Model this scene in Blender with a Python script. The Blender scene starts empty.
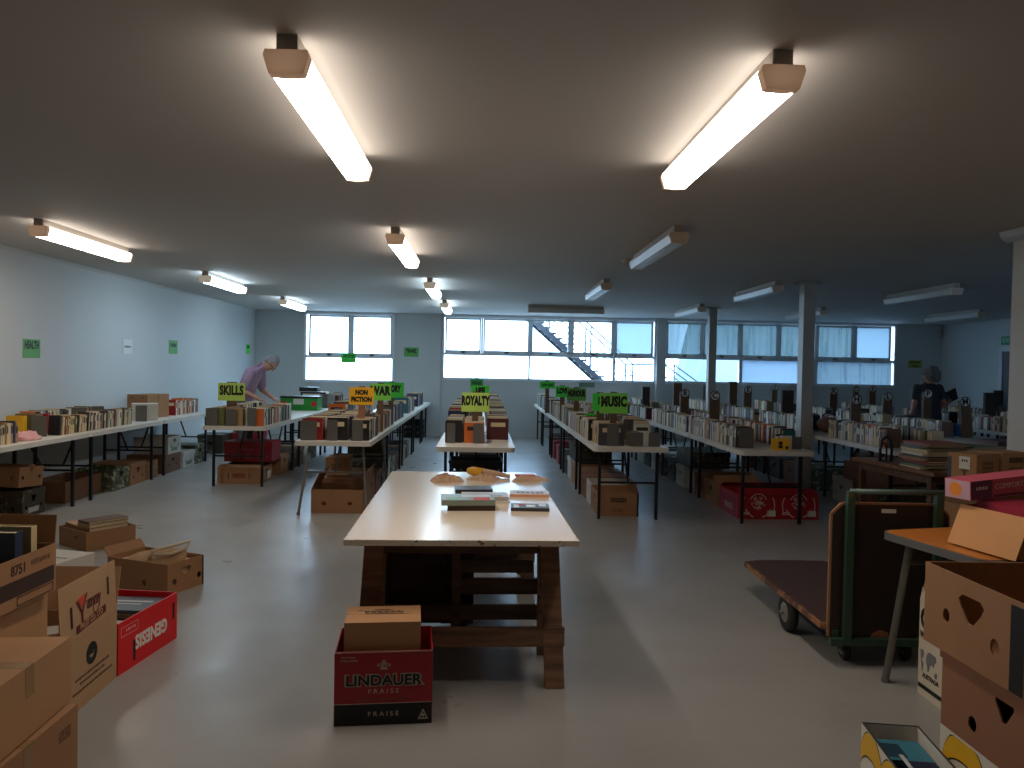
import bpy, bmesh, math, random
from mathutils import Vector, Matrix, Euler
from mathutils.geometry import tessellate_polygon
R = random.Random(7)
SC = bpy.context.scene
COL = SC.collection
PI = math.pi
rad = math.radians

# ------------------------------------------------------------------ helpers
def lin(c):
    def f(v):
        v /= 255.0
        return v/12.92 if v <= .04045 else ((v+.055)/1.055)**2.4
    return (f(c[0]), f(c[1]), f(c[2]), 1.0)

class MB:
    """collects polygons into one mesh"""
    def __init__(s): s.v=[]; s.f=[]; s.m=[]
    def add(s, vs, fs, mi=0):
        b=len(s.v); s.v += [tuple(v) for v in vs]
        for f in fs: s.f.append(tuple(i+b for i in f)); s.m.append(mi)
    def box(s, x0,x1,y0,y1,z0,z1, mi=0, M=None):
        vs=[Vector(p) for p in ((x0,y0,z0),(x1,y0,z0),(x1,y1,z0),(x0,y1,z0),(x0,y0,z1),(x1,y0,z1),(x1,y1,z1),(x0,y1,z1))]
        if M is not None: vs=[M@v for v in vs]
        s.add(vs, [(3,2,1,0),(4,5,6,7),(0,1,5,4),(1,2,6,5),(2,3,7,6),(3,0,4,7)], mi)
    def bevbox(s, x0,x1,y0,y1,z0,z1,b, mi=0, M=None):
        # box with chamfered vertical corners
        pts=[(x0+b,y0),(x1-b,y0),(x1,y0+b),(x1,y1-b),(x1-b,y1),(x0+b,y1),(x0,y1-b),(x0,y0+b)]
        s.prism([(p[0],p[1]) for p in pts], z0, z1, mi, M)
    def prism(s, poly, z0, z1, mi=0, M=None):
        n=len(poly)
        vs=[Vector((p[0],p[1],z0)) for p in poly]+[Vector((p[0],p[1],z1)) for p in poly]
        if M is not None: vs=[M@v for v in vs]
        s.add(vs,[tuple(range(n-1,-1,-1)),tuple(range(n,2*n))]+[(i,(i+1)%n,n+(i+1)%n,n+i) for i in range(n)],mi)
    def bar(s, a, b, w, h, mi=0, up=(0,0,1)):
        a=Vector(a); b=Vector(b); d=(b-a); L=d.length; d.normalize()
        u=Vector(up)
        if abs(d.dot(u))>.98: u=Vector((0,1,0))
        x=d.cross(u).normalized(); z=x.cross(d).normalized()
        M=Matrix((x,d,z)).transposed().to_4x4(); M.translation=a
        s.box(-w/2,w/2,0,L,-h/2,h/2,mi,M)
    def tube(s, pts, r, n=8, mi=0, close=False):
        pts=[Vector(p) for p in pts]; k=len(pts)
        rs=r if isinstance(r,(list,tuple)) else [r]*k
        vs=[]; ref=None
        for i,p in enumerate(pts):
            if close: d=(pts[(i+1)%k]-pts[i-1])
            else: d=(pts[min(i+1,k-1)]-pts[max(i-1,0)])
            d.normalize()
            if ref is None:
                ref=Vector((0,0,1)) if abs(d.z)<.9 else Vector((1,0,0))
            x=d.cross(ref).normalized(); y=x.cross(d).normalized(); ref=y
            for j in range(n):
                a=2*PI*j/n; vs.append(p+(x*math.cos(a)+y*math.sin(a))*rs[i])
        fs=[]
        for i in range(k if close else k-1):
            i2=(i+1)%k
            for j in range(n): fs.append((i*n+j, i*n+(j+1)%n, i2*n+(j+1)%n, i2*n+j))
        if not close: fs += [tuple(range(n-1,-1,-1)), tuple(range((k-1)*n,k*n))]
        s.add(vs,fs,mi)
    def cyl(s, a, b, r, n=16, mi=0): s.tube([a,b],r,n,mi)
    def ellipsoid(s, c, r, M=None, n=14, m=10, mi=0):
        vs=[]; fs=[]
        for i in range(m+1):
            t=PI*i/m
            for j in range(n):
                a=2*PI*j/n
                v=Vector((r[0]*math.sin(t)*math.cos(a), r[1]*math.sin(t)*math.sin(a), r[2]*math.cos(t)))
                if M is not None: v=M@v
                vs.append(v+Vector(c))
        for i in range(m):
            for j in range(n): fs.append((i*n+j,(i+1)*n+j,(i+1)*n+(j+1)%n,i*n+(j+1)%n))
        s.add(vs,fs,mi)
    def capsule(s, a, ra, b, rb, n=12, mi=0):
        a=Vector(a); b=Vector(b); d=(b-a); L=d.length or 1e-6; u=d/L
        pts=[a-u*ra*.98,a-u*ra*.8,a-u*ra*.4,a,b,b+u*rb*.4,b+u*rb*.8,b+u*rb*.98]
        rs=[ra*.2,ra*.6,ra*.92,ra,rb,rb*.92,rb*.6,rb*.2]
        s.tube(pts,rs,n,mi)
    def loft(s, rings, n=18, mi=0):
        # rings: (centre, xaxis*rx, yaxis*ry)
        vs=[]; fs=[]
        for c,ax,ay in rings:
            c=Vector(c); ax=Vector(ax); ay=Vector(ay)
            for j in range(n):
                a=2*PI*j/n; vs.append(c+ax*math.cos(a)+ay*math.sin(a))
        k=len(rings)
        for i in range(k-1):
            for j in range(n): fs.append((i*n+j,i*n+(j+1)%n,(i+1)*n+(j+1)%n,(i+1)*n+j))
        fs += [tuple(range(n-1,-1,-1)), tuple(range((k-1)*n,k*n))]
        s.add(vs,fs,mi)
    def plate(s, O, U, V, N, outer, holes=(), t=.005, mi=0):
        """flat polygon (u,v) with holes, thickness t along N (inwards)"""
        O=Vector(O);U=Vector(U);V=Vector(V);N=Vector(N)
        loops=[list(outer)]+[list(h) for h in holes]
        flat=[p for l in loops for p in l]; n=len(flat)
        tri=tessellate_polygon([[Vector((p[0],p[1],0)) for p in l] for l in loops])
        vs=[O+U*p[0]+V*p[1] for p in flat]+[O+U*p[0]+V*p[1]+N*t for p in flat]
        fs=[]
        for a,b,c in tri:
            A=Vector((*flat[a],0));B=Vector((*flat[b],0));C=Vector((*flat[c],0))
            if (B-A).cross(C-A).z<0: b,c=c,b
            fs.append((a,b,c)); fs.append((n+a,n+c,n+b))
        k=0
        for l in loops:
            m=len(l)
            for i in range(m):
                a=k+i; b=k+(i+1)%m; fs.append((a,n+a,n+b,b))
            k+=m
        s.add(vs,fs,mi)
    def mesh(s, name):
        me=bpy.data.meshes.new(name); me.from_pydata(s.v,[],s.f)
        if any(s.m): me.polygons.foreach_set('material_index',s.m)
        bm=bmesh.new(); bm.from_mesh(me); bmesh.ops.recalc_face_normals(bm,faces=bm.faces); bm.to_mesh(me); bm.free()
        me.update(); return me

def part(name, mb, mats, parent=None, smooth=False, label=None):
    me = mb.mesh(name) if isinstance(mb,MB) else mb
    o=bpy.data.objects.new(name,me); COL.objects.link(o)
    if not me.materials:
        for m in (mats if isinstance(mats,(list,tuple)) else [mats]): me.materials.append(m)
    if smooth:
        for p in me.polygons: p.use_smooth=True
    if parent is not None: o.parent=parent
    if label: o['label']=label
    return o
def tag(o,label,cat,group=None,kind=None):
    o['label']=label; o['category']=cat
    if group: o['group']=group
    if kind: o['kind']=kind
    return o
def thing(name,label,cat,loc=(0,0,0),rz=0,group=None,rot=None):
    o=bpy.data.objects.new(name,None); COL.objects.link(o); o.empty_display_size=.1
    o.location=loc; o.rotation_euler=rot if rot else (0,0,rz)
    return tag(o,label,cat,group)
def struct(name,mb,m,parent=None):
    o=part(name,mb,m,parent)
    if parent is None: o['kind']='structure'
    return o
def copy_tree(o,parent=None):
    c=o.copy(); COL.objects.link(c)
    if parent is not None: c.parent=parent
    for ch in list(o.children): copy_tree(ch,c)
    return c
ORD=['','first','second','third','fourth','fifth','sixth','seventh','eighth','ninth','tenth','eleventh','twelfth','thirteenth','fourteenth','fifteenth','sixteenth','seventeenth','eighteenth','nineteenth']
TENS={20:'twentieth',30:'thirtieth',40:'fortieth',50:'fiftieth',60:'sixtieth',70:'seventieth',80:'eightieth',90:'ninetieth'}
TW={2:'twenty',3:'thirty',4:'forty',5:'fifty',6:'sixty',7:'seventy',8:'eighty',9:'ninety'}
def ordw(n):
    if n<20: return ORD[n]
    if n%10==0: return TENS.get(n,str(n))
    return TW[n//10]+'-'+ORD[n%10]

# ------------------------------------------------------------------ materials
MATS={}
def mat(name,col,rough=.6,noise=.12,scale=6.0,metal=0.0,bump=0.0,spec=.5,detail=3.0,stretch=None):
    if name in MATS: return MATS[name]
    m=bpy.data.materials.new(name); m.use_nodes=True; nt=m.node_tree; b=nt.nodes['Principled BSDF']
    c=lin(col)
    b.inputs['Roughness'].default_value=rough; b.inputs['Metallic'].default_value=metal
    b.inputs['Specular IOR Level'].default_value=spec
    tc=nt.nodes.new('ShaderNodeTexCoord'); no=nt.nodes.new('ShaderNodeTexNoise')
    no.inputs['Scale'].default_value=scale; no.inputs['Detail'].default_value=detail
    src=tc.outputs['Object']
    if stretch:
        mp=nt.nodes.new('ShaderNodeMapping'); mp.inputs['Scale'].default_value=stretch
        nt.links.new(src,mp.inputs['Vector']); src=mp.outputs['Vector']
    nt.links.new(src,no.inputs['Vector'])
    mx=nt.nodes.new('ShaderNodeMix'); mx.data_type='RGBA'
    a=[max(0,v*(1-noise)) for v in c[:3]]+[1]; d=[min(1,v*(1+noise)) for v in c[:3]]+[1]
    mx.inputs['A'].default_value=a; mx.inputs['B'].default_value=d
    nt.links.new(no.outputs['Fac'],mx.inputs['Factor']); nt.links.new(mx.outputs['Result'],b.inputs['Base Color'])
    if bump:
        bp=nt.nodes.new('ShaderNodeBump'); bp.inputs['Strength'].default_value=bump; bp.inputs['Distance'].default_value=.01
        nt.links.new(no.outputs['Fac'],bp.inputs['Height']); nt.links.new(bp.outputs['Normal'],b.inputs['Normal'])
    MATS[name]=m; return m
def wood(name,dark,light,rough=.6,scale=(3,40,40)):
    if name in MATS: return MATS[name]
    m=mat(name,dark,rough); nt=m.node_tree; b=nt.nodes['Principled BSDF']
    tc=nt.nodes.new('ShaderNodeTexCoord'); mp=nt.nodes.new('ShaderNodeMapping'); mp.inputs['Scale'].default_value=scale
    no=nt.nodes.new('ShaderNodeTexNoise'); no.inputs['Scale'].default_value=1.0; no.inputs['Detail'].default_value=6
    rp=nt.nodes.new('ShaderNodeValToRGB'); rp.color_ramp.elements[0].position=.3; rp.color_ramp.elements[1].position=.72
    rp.color_ramp.elements[0].color=lin(dark); rp.color_ramp.elements[1].color=lin(light)
    nt.links.new(tc.outputs['Object'],mp.inputs['Vector']); nt.links.new(mp.outputs['Vector'],no.inputs['Vector'])
    nt.links.new(no.outputs['Fac'],rp.inputs['Fac']); nt.links.new(rp.outputs['Color'],b.inputs['Base Color'])
    return m
def worn(name,base,chip,amount=.62,scale=9.0,rough=.35,scale2=None):
    """paint with worn patches of another colour"""
    if name in MATS: return MATS[name]
    m=mat(name,base,rough); nt=m.node_tree; b=nt.nodes['Principled BSDF']
    tc=nt.nodes.new('ShaderNodeTexCoord'); no=nt.nodes.new('ShaderNodeTexNoise')
    no.inputs['Scale'].default_value=scale; no.inputs['Detail'].default_value=8; no.inputs['Roughness'].default_value=.7
    src=tc.outputs['Object']
    if scale2:
        mp=nt.nodes.new('ShaderNodeMapping'); mp.inputs['Scale'].default_value=scale2
        nt.links.new(src,mp.inputs['Vector']); src=mp.outputs['Vector']
    nt.links.new(src,no.inputs['Vector'])
    rp=nt.nodes.new('ShaderNodeValToRGB'); rp.color_ramp.elements[0].position=amount; rp.color_ramp.elements[1].position=min(1,amount+.04)
    rp.color_ramp.elements[0].color=lin(base); rp.color_ramp.elements[1].color=lin(chip)
    nt.links.new(no.outputs['Fac'],rp.inputs['Fac']); nt.links.new(rp.outputs['Color'],b.inputs['Base Color'])
    return m
def emit(name,col,strength):
    if name in MATS: return MATS[name]
    m=bpy.data.materials.new(name); m.use_nodes=True; nt=m.node_tree
    nt.nodes.remove(nt.nodes['Principled BSDF']); e=nt.nodes.new('ShaderNodeEmission')
    e.inputs['Color'].default_value=(*col,1); e.inputs['Strength'].default_value=strength
    nt.links.new(e.outputs[0],nt.nodes['Material Output'].inputs['Surface']); MATS[name]=m; return m
def glass(name,frost=0.0,tint=(.9,.95,1),streak=0.0):
    if name in MATS: return MATS[name]
    m=bpy.data.materials.new(name); m.use_nodes=True; nt=m.node_tree
    nt.nodes.remove(nt.nodes['Principled BSDF'])
    tr=nt.nodes.new('ShaderNodeBsdfTransparent'); tr.inputs['Color'].default_value=(*tint,1)
    gl=nt.nodes.new('ShaderNodeBsdfGlossy'); gl.inputs['Roughness'].default_value=.03
    mix=nt.nodes.new('ShaderNodeMixShader'); mix.inputs[0].default_value=.05
    nt.links.new(tr.outputs[0],mix.inputs[1]); nt.links.new(gl.outputs[0],mix.inputs[2])
    out=mix
    if frost>0:
        tl=nt.nodes.new('ShaderNodeBsdfTranslucent'); tl.inputs['Color'].default_value=(*[v*.8 for v in tint],1)
        m2=nt.nodes.new('ShaderNodeMixShader'); m2.inputs[0].default_value=frost
        if streak:
            tc=nt.nodes.new('ShaderNodeTexCoord'); mp=nt.nodes.new('ShaderNodeMapping'); mp.inputs['Scale'].default_value=(9,1,.5)
            no=nt.nodes.new('ShaderNodeTexNoise'); no.inputs['Scale'].default_value=1.4
            rg=nt.nodes.new('ShaderNodeMapRange'); rg.inputs['From Min'].default_value=.45; rg.inputs['From Max'].default_value=.7
            rg.inputs['To Min'].default_value=frost; rg.inputs['To Max'].default_value=max(0,frost-streak)
            nt.links.new(tc.outputs['Object'],mp.inputs['Vector']); nt.links.new(mp.outputs['Vector'],no.inputs['Vector'])
            nt.links.new(no.outputs['Fac'],rg.inputs['Value']); nt.links.new(rg.outputs['Result'],m2.inputs[0])
        nt.links.new(mix.outputs[0],m2.inputs[1]); nt.links.new(tl.outputs[0],m2.inputs[2]); out=m2
    nt.links.new(out.outputs[0],nt.nodes['Material Output'].inputs['Surface']); MATS[name]=m; return m

CARD=mat('cardboard',(158,116,80),.75,.14,5,bump=.04)
CARD2=mat('cardboard_pale',(174,130,90),.75,.12,5,bump=.04)
CARD3=mat('cardboard_dark',(122,86,60),.75,.15,5,bump=.04)
CARDR=mat('cardboard_reddish',(150,104,76),.75,.12,5,bump=.04)
CARDIN=mat('cardboard_inside',(140,102,68),.85,.12,5)
PRINTG=worn('printed_green_carton',(74,82,62),(176,170,140),.54,14,.6)
PRINTD=worn('printed_dark_carton',(64,56,44),(150,138,110),.58,14,.6)
WHITEC=mat('white_carton',(205,200,190),.6,.08,5)
CREAMC=mat('cream_carton',(205,196,176),.6,.08,5)
REDC=mat('red_carton',(160,24,36),.5,.12,5)
REDD=mat('dark_red_carton',(140,22,30),.5,.12,5)
BLACKP=mat('black_print',(18,17,18),.6,.1)
BLACKM=mat('black_metal',(22,22,24),.45,.1,spec=.4)
GREYM=mat('grey_metal_leg',(120,118,112),.4,.1,metal=.6)
DKGREY=mat('dark_grey',(52,52,54),.5,.1)
WHITEP=mat('white_print',(225,222,215),.6,.05)
DULLRED=mat('dark_red_print',(120,30,30),.6,.1)
REDP=mat('red_print',(200,45,30),.6,.1)
YELP=mat('yellow_print',(236,178,30),.6,.08)
PLASTIC=mat('white_table_plastic',(214,210,200),.42,.05,3)
BOOKEND=mat('grey_bookend_metal',(104,102,98),.45,.08,metal=.3)
WALLP=mat('wall_paint',(198,202,202),.6,.03,1.2)
PAGES=mat('book_pages',(214,196,160),.85,.14,30)
GREENCARD=mat('green_card',(132,222,88),.6,.04)
GREENCARD2=mat('bright_green_card',(74,222,78),.6,.04)
LIMECARD=mat('lime_card',(196,232,112),.6,.04)
YELCARD=mat('yellow_card',(238,178,20),.6,.04)
FRAMEP=mat('window_frame_paint',(222,228,234),.45,.04)
MARKER=mat('brown_marker_block',(104,82,62),.75,.15,8)
MARKERD=mat('dark_marker_block',(58,50,44),.75,.15,8)

# ------------------------------------------------------------------ lettering
def text(s,parent,M,size,m,sx=1.0,bold=0.0,name='lettering',ext=.0006,align='CENTER'):
    cu=bpy.data.curves.new(name,'FONT'); cu.body=s; cu.size=size; cu.align_x=align; cu.align_y='CENTER'
    cu.extrude=ext; cu.offset=bold; cu.resolution_u=3; cu.space_character=1.0+bold*8
    tmp=bpy.data.objects.new(name,cu); me=bpy.data.meshes.new_from_object(tmp); bpy.data.objects.remove(tmp); bpy.data.curves.remove(cu)
    me.name=name; me.materials.clear(); me.materials.append(m)
    o=bpy.data.objects.new(name,me); COL.objects.link(o); o.parent=parent
    o.matrix_local=M@Matrix.Diagonal((sx,1,1,1)); return o
def frame(O,U,V):
    U=Vector(U).normalized(); V=Vector(V).normalized(); N=U.cross(V)
    M=Matrix((U,V,N)).transposed().to_4x4(); M.translation=Vector(O); return M
def decal(name,parent,M,polys,m,t=.0007):
    mb=MB()
    for p in polys: mb.prism(p,0,t,0,M)
    return part(name,mb,m,parent)
def rect(u0,u1,v0,v1): return [(u0,v0),(u1,v0),(u1,v1),(u0,v1)]
def circ(u,v,r,n=16,ry=None):
    ry=ry or r; return [(u+r*math.cos(2*PI*i/n),v+ry*math.sin(2*PI*i/n)) for i in range(n)]
def rounded(x0,x1,y0,y1,r,n=5):
    pts=[]
    for cx,cy,a0 in ((x1-r,y0+r,-90),(x1-r,y1-r,0),(x0+r,y1-r,90),(x0+r,y0+r,180)):
        for i in range(n+1):
            a=rad(a0+90*i/n); pts.append((cx+r*math.cos(a),cy+r*math.sin(a)))
    return pts
def ringseg(u,v,r0,r1,a0,a1,n=10):
    o=[(u+r1*math.cos(rad(a0+(a1-a0)*i/n)),v+r1*math.sin(rad(a0+(a1-a0)*i/n))) for i in range(n+1)]
    q=[(u+r0*math.cos(rad(a0+(a1-a0)*i/n)),v+r0*math.sin(rad(a0+(a1-a0)*i/n))) for i in range(n+1)]
    return o+q[::-1]
# ------------------------------------------------------------------ the room
ZC=2.63; XL=-4.84; YB=16.4; XR=10.1; XN=4.09; YN=5.75; YF=-3.2
def floor_mat():
    m=mat('painted_concrete_floor',(140,139,136),.42,.07,.8); nt=m.node_tree; b=nt.nodes['Principled BSDF']
    tc=nt.nodes.new('ShaderNodeTexCoord')
    n1=nt.nodes.new('ShaderNodeTexNoise'); n1.inputs['Scale'].default_value=1.3; n1.inputs['Detail'].default_value=6
    r1=nt.nodes.new('ShaderNodeValToRGB'); r1.color_ramp.elements[0].position=.3; r1.color_ramp.elements[1].position=.75
    r1.color_ramp.elements[0].color=lin((140,138,134)); r1.color_ramp.elements[1].color=lin((154,153,149))
    n2=nt.nodes.new('ShaderNodeTexNoise'); n2.inputs['Scale'].default_value=9; n2.inputs['Detail'].default_value=2
    r2=nt.nodes.new('ShaderNodeValToRGB'); r2.color_ramp.elements[0].position=.79; r2.color_ramp.elements[1].position=.81
    mx=nt.nodes.new('ShaderNodeMix'); mx.data_type='RGBA'; mx.inputs['B'].default_value=lin((70,66,62))
    for n in (n1,n2): nt.links.new(tc.outputs['Object'],n.inputs['Vector'])
    nt.links.new(n1.outputs['Fac'],r1.inputs['Fac']); nt.links.new(n2.outputs['Fac'],r2.inputs['Fac'])
    nt.links.new(r2.outputs['Color'],mx.inputs['Factor']); nt.links.new(r1.outputs['Color'],mx.inputs['A'])
    nt.links.new(mx.outputs['Result'],b.inputs['Base Color'])
    n3=nt.nodes.new('ShaderNodeTexNoise'); n3.inputs['Scale'].default_value=2.5; n3.inputs['Detail'].default_value=4
    rg=nt.nodes.new('ShaderNodeMapRange'); rg.inputs['To Min'].default_value=.2; rg.inputs['To Max'].default_value=.46
    nt.links.new(tc.outputs['Object'],n3.inputs['Vector']); nt.links.new(n3.outputs['Fac'],rg.inputs['Value']); nt.links.new(rg.outputs['Result'],b.inputs['Roughness'])
    return m
mb=MB(); mb.box(XL-.2,XR+.2,YF-.2,YB+.2,-.12,0); struct('floor',mb,floor_mat())
mb=MB(); mb.box(XL-.2,XR+.2,YF-.2,YB+.2,ZC,ZC+.12); struct('ceiling',mb,mat('ceiling_paint',(190,186,182),.7,.04,.7))
mb=MB(); mb.box(XL-.15,XL,YF,YB+.15,0,ZC); struct('wall_left',mb,WALLP)
mb=MB(); mb.box(XR,XR+.15,YN,YB+.15,0,ZC); struct('wall_right',mb,WALLP)
mb=MB(); mb.box(XL,XN+.2,YF-.15,YF,0,ZC); struct('wall_front',mb,WALLP)
mb=MB(); mb.box(XN,XN+.2,YF,YN,0,ZC); mb.box(XN+.2,6.0,YN-.2,YN,0,ZC); mb.box(9.3,XR+.15,YN-.2,YN,0,ZC); mb.box(6.0,9.3,YN-.2,YN,0,1.1); mb.box(6.0,9.3,YN-.2,YN,2.45,ZC); struct('wall_near_right',mb,mat('warm_wall_paint',(196,190,176),.6,.03,1.2))
# cornice on the near right wall, thin cornice on the left wall
mb=MB(); mb.prism([(0,0),(-.07,0),(-.05,-.05),(0,-.08)],YF,YN+.07,0,Matrix(((1,0,0,XN),(0,0,1,0),(0,1,0,ZC),(0,0,0,1)))); struct('trim_1',mb,WALLP)
mb=MB(); mb.prism([(0,0),(.03,0),(0,-.03)],YF,YB,0,Matrix(((1,0,0,XL),(0,0,1,0),(0,1,0,ZC),(0,0,0,1)))); struct('trim_2',mb,WALLP)
# back wall with three window openings
WIN=[(-3.78,-1.92,1.16,2.6),(-.84,3.74,1.26,2.6),(3.97,9.06,1.27,2.61)]
mb=MB(); xs=XL
for (a,b,c,d) in WIN:
    mb.box(xs,a,YB,YB+.15,0,ZC); mb.box(a,b,YB,YB+.15,0,c); mb.box(a,b,YB,YB+.15,d,ZC); xs=b
mb.box(xs,XR,YB,YB+.15,0,ZC); struct('wall_back',mb,WALLP)
mb=MB(); mb.box(-1.07,-.9,YB-.06,YB,0,ZC); struct('trim_3',mb,WALLP)
mb=MB(); mb.box(3.76,3.95,YB-.12,YB,0,ZC); struct('trim_4',mb,WALLP)

CLEAR=glass('clear_glass'); FROST=glass('misted_glass',.5,(.28,.335,.365),.32); FROST2=glass('obscured_glass',.5,(.38,.45,.52))
def window(n,x0,x1,z0,z1,zm,tops,lows,kinds,lowkinds):
    """tops/lows: pane intervals of the upper sashes and of the lower fixed lights"""
    r=bpy.data.objects.new('window_%d'%n,None); COL.objects.link(r); r.location=((x0+x1)/2,YB,z0); r['kind']='structure'
    cx=(x0+x1)/2
    def P(name,mb,m): return part(name,mb,m,r)
    f=MB(); w=.05; ya,yb=-.025,.1
    f.box(x0-cx-.03,x1-cx+.03,ya,yb,-.04,.015); f.box(x0-cx-.03,x1-cx+.03,ya,yb,z1-z0-.035,z1-z0+.02)
    f.box(x0-cx-.03,x0-cx+.015,ya,yb,0,z1-z0); f.box(x1-cx-.015,x1-cx+.03,ya,yb,0,z1-z0)
    f.box(x0-cx,x1-cx,ya+.004,yb,zm-z0-.035,zm-z0+.02)
    for (a,b),(c,d) in zip(lows[:-1],lows[1:]): f.box(b-cx,c-cx,ya+.008,yb,0,zm-z0)
    for (a,b),(c,d) in zip(tops[:-1],tops[1:]): f.box((b+c)/2-cx-.022,(b+c)/2-cx+.022,ya+.008,yb,zm-z0,z1-z0)
    P('window_frame',f,FRAMEP)
    for (a,b),k in zip(tops,kinds):
        s=MB(); za,zb=zm-z0+.03,z1-z0-.04
        s.box(a-.04-cx,b+.04-cx,-.01,.04,za-.012,za+.045); s.box(a-.04-cx,b+.04-cx,-.01,.04,zb-.045,zb)
        s.box(a-.04-cx,a-cx,-.01,.04,za,zb); s.box(b-cx,b+.04-cx,-.01,.04,za,zb)
        so=P('sash',s,FRAMEP)
        g=MB(); g.box(a-cx,b-cx,.018,.024,za+.04,zb-.04); part('pane',g,k,so)
        h=MB(); h.box((a+b)/2-cx-.04,(a+b)/2-cx+.05,-.04,-.01,za-.005,za+.02); h.box((a+b)/2-cx-.01,(a+b)/2-cx+.015,-.05,-.03,za-.02,za+.02)
        part('window_latch',h,DKGREY,so)
    for (a,b),k in zip(lows,lowkinds):
        g=MB(); g.box(a-cx,b-cx,.018,.024,.01,zm-z0-.03); P('pane',g,k)
window(1,*WIN[0],1.68,[(-3.67,-2.88),(-2.76,-1.98)],[(-3.74,-1.94)],[CLEAR]*2,[CLEAR])
window(2,*WIN[1],1.79,[(-.77,-.08),(.05,.97),(1.08,1.84),(1.97,2.78),(2.91,3.66)],[(-.8,.99),(1.03,2.83),(2.88,3.72)],[CLEAR]*4+[FROST2],[CLEAR]*3)
window(3,*WIN[2],1.8,[(4.03,4.73),(4.84,5.56),(5.67,6.41),(6.52,7.22),(7.36,8.08),(8.21,8.93)],[(4.0,5.6),(5.67,7.0),(7.34,9.01)],[FROST]*5+[FROST2],[CLEAR,FROST2,FROST])

# unseen window added in the return wall to brighten the right wall
r=bpy.data.objects.new('window_4',None); COL.objects.link(r); r['kind']='structure'; r.location=(7.65,YN-.1,1.1)
mb=MB(); mb.box(-1.65,1.65,-.05,.05,0,.06); mb.box(-1.65,1.65,-.05,.05,1.29,1.35); mb.box(-1.65,-1.59,-.05,.05,.06,1.29); mb.box(1.59,1.65,-.05,.05,.06,1.29); mb.box(-.03,.03,-.05,.05,.06,1.29); part('window_frame',mb,FRAMEP,r)
for a,b in ((-1.59,-.03),(.03,1.59)):
    mb=MB(); mb.box(a,b,-.003,.003,.06,1.29); part('pane',mb,glass('tinted_glass',.4,(.42,.48,.54)),r)
# pillars under the ceiling beam line
for k,(x,y,w) in enumerate(((4.015,9.3,.145),(4.03,13.25,.13))):
    mb=MB(); mb.box(x-w/2,x+w/2,y-w/2,y+w/2,0,ZC); mb.box(x-w/2-.05,x+w/2+.05,y-w/2-.05,y+w/2+.05,ZC-.025,ZC)
    o=struct('pillar_%d'%(k+1),mb,mat('pillar_paint',(176,170,160),.5,.05,2))
# door in the right wall
r=bpy.data.objects.new('door_1',None); COL.objects.link(r); r['kind']='structure'; r.location=(XR,13.92,0)
mb=MB(); mb.box(-.03,0,-.55,-.45,0,2.04); mb.box(-.03,0,.45,.55,0,2.04); mb.box(-.03,0,-.55,.55,2.0,2.09); part('door_frame',mb,mat('door_frame_paint',(205,210,214),.5,.03),r)
mb=MB(); mb.box(-.012,0,-.45,.45,0,2.0); part('door_leaf',mb,mat('door_leaf_paint',(74,72,72),.5,.08),r)
mb=MB(); mb.cyl((-.06,-.36,1.0),(-.01,-.36,1.0),.012,10); mb.bar((-.06,-.37,1.0),(-.06,-.25,1.0),.015,.02); part('door_handle',mb,GREYM,r)
t=thing('exit_sign','green exit sign on the right wall above the door','sign',(XR,14.2,2.13))
mb=MB(); mb.box(-.05,0,-.18,.18,0,.16); part('sign_box',mb,mat('exit_sign_green',(20,150,90),.5,.03),t)
text('EXIT',t,frame((-.052,0,.08),(0,-1,0),(0,0,1)),.13,WHITEP)
t=thing('smoke_alarm','small round white alarm on the ceiling beside the dark lamp','alarm',(1.45,7.72,ZC))
mb=MB(); mb.tube([(0,0,0),(0,0,-.03),(0,0,-.045)],[.05,.05,.035],20); part('housing',mb,mat('alarm_plastic',(190,186,180),.5,.03),t,True)
t=thing('wall_sensor','small pale alarm sensor high in the right back corner','sensor',(XR-.06,YB-.06,2.42),rad(-45))
mb=MB(); mb.ellipsoid((0,0,0),(.055,.05,.1)); part('housing',mb,mat('alarm_plastic',(190,186,180),.5,.03),t,True)
mb=MB(); mb.box(-.03,.03,.03,.06,-.06,.06); part('bracket',mb,FRAMEP,t)

# ------------------------------------------------------------------ ceiling lamps
WARM=emit('warm_tube_glow',(1.0,.87,.74),24.0); COOL=emit('cool_tube_glow',(.66,.86,1.0),20.0)
WARMS=emit('warm_side_glow',(1.0,.87,.74),4.5); COOLS=emit('cool_side_glow',(.66,.86,1.0),8.0)
OFFD=mat('unlit_diffuser',(196,194,188),.35,.04)
CAPM=mat('lamp_end_cap',(226,206,186),.5,.05); 
nt=CAPM.node_tree; tl_=nt.nodes.new('ShaderNodeBsdfTranslucent'); tl_.inputs['Color'].default_value=lin((226,196,170)); ms_=nt.nodes.new('ShaderNodeMixShader'); ms_.inputs[0].default_value=.06
nt.links.new(nt.nodes['Principled BSDF'].outputs[0],ms_.inputs[1]); nt.links.new(tl_.outputs[0],ms_.inputs[2]); nt.links.new(ms_.outputs[0],nt.nodes['Material Output'].inputs['Surface'])
BATT=mat('lamp_batten',(170,162,152),.5,.04)
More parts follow.
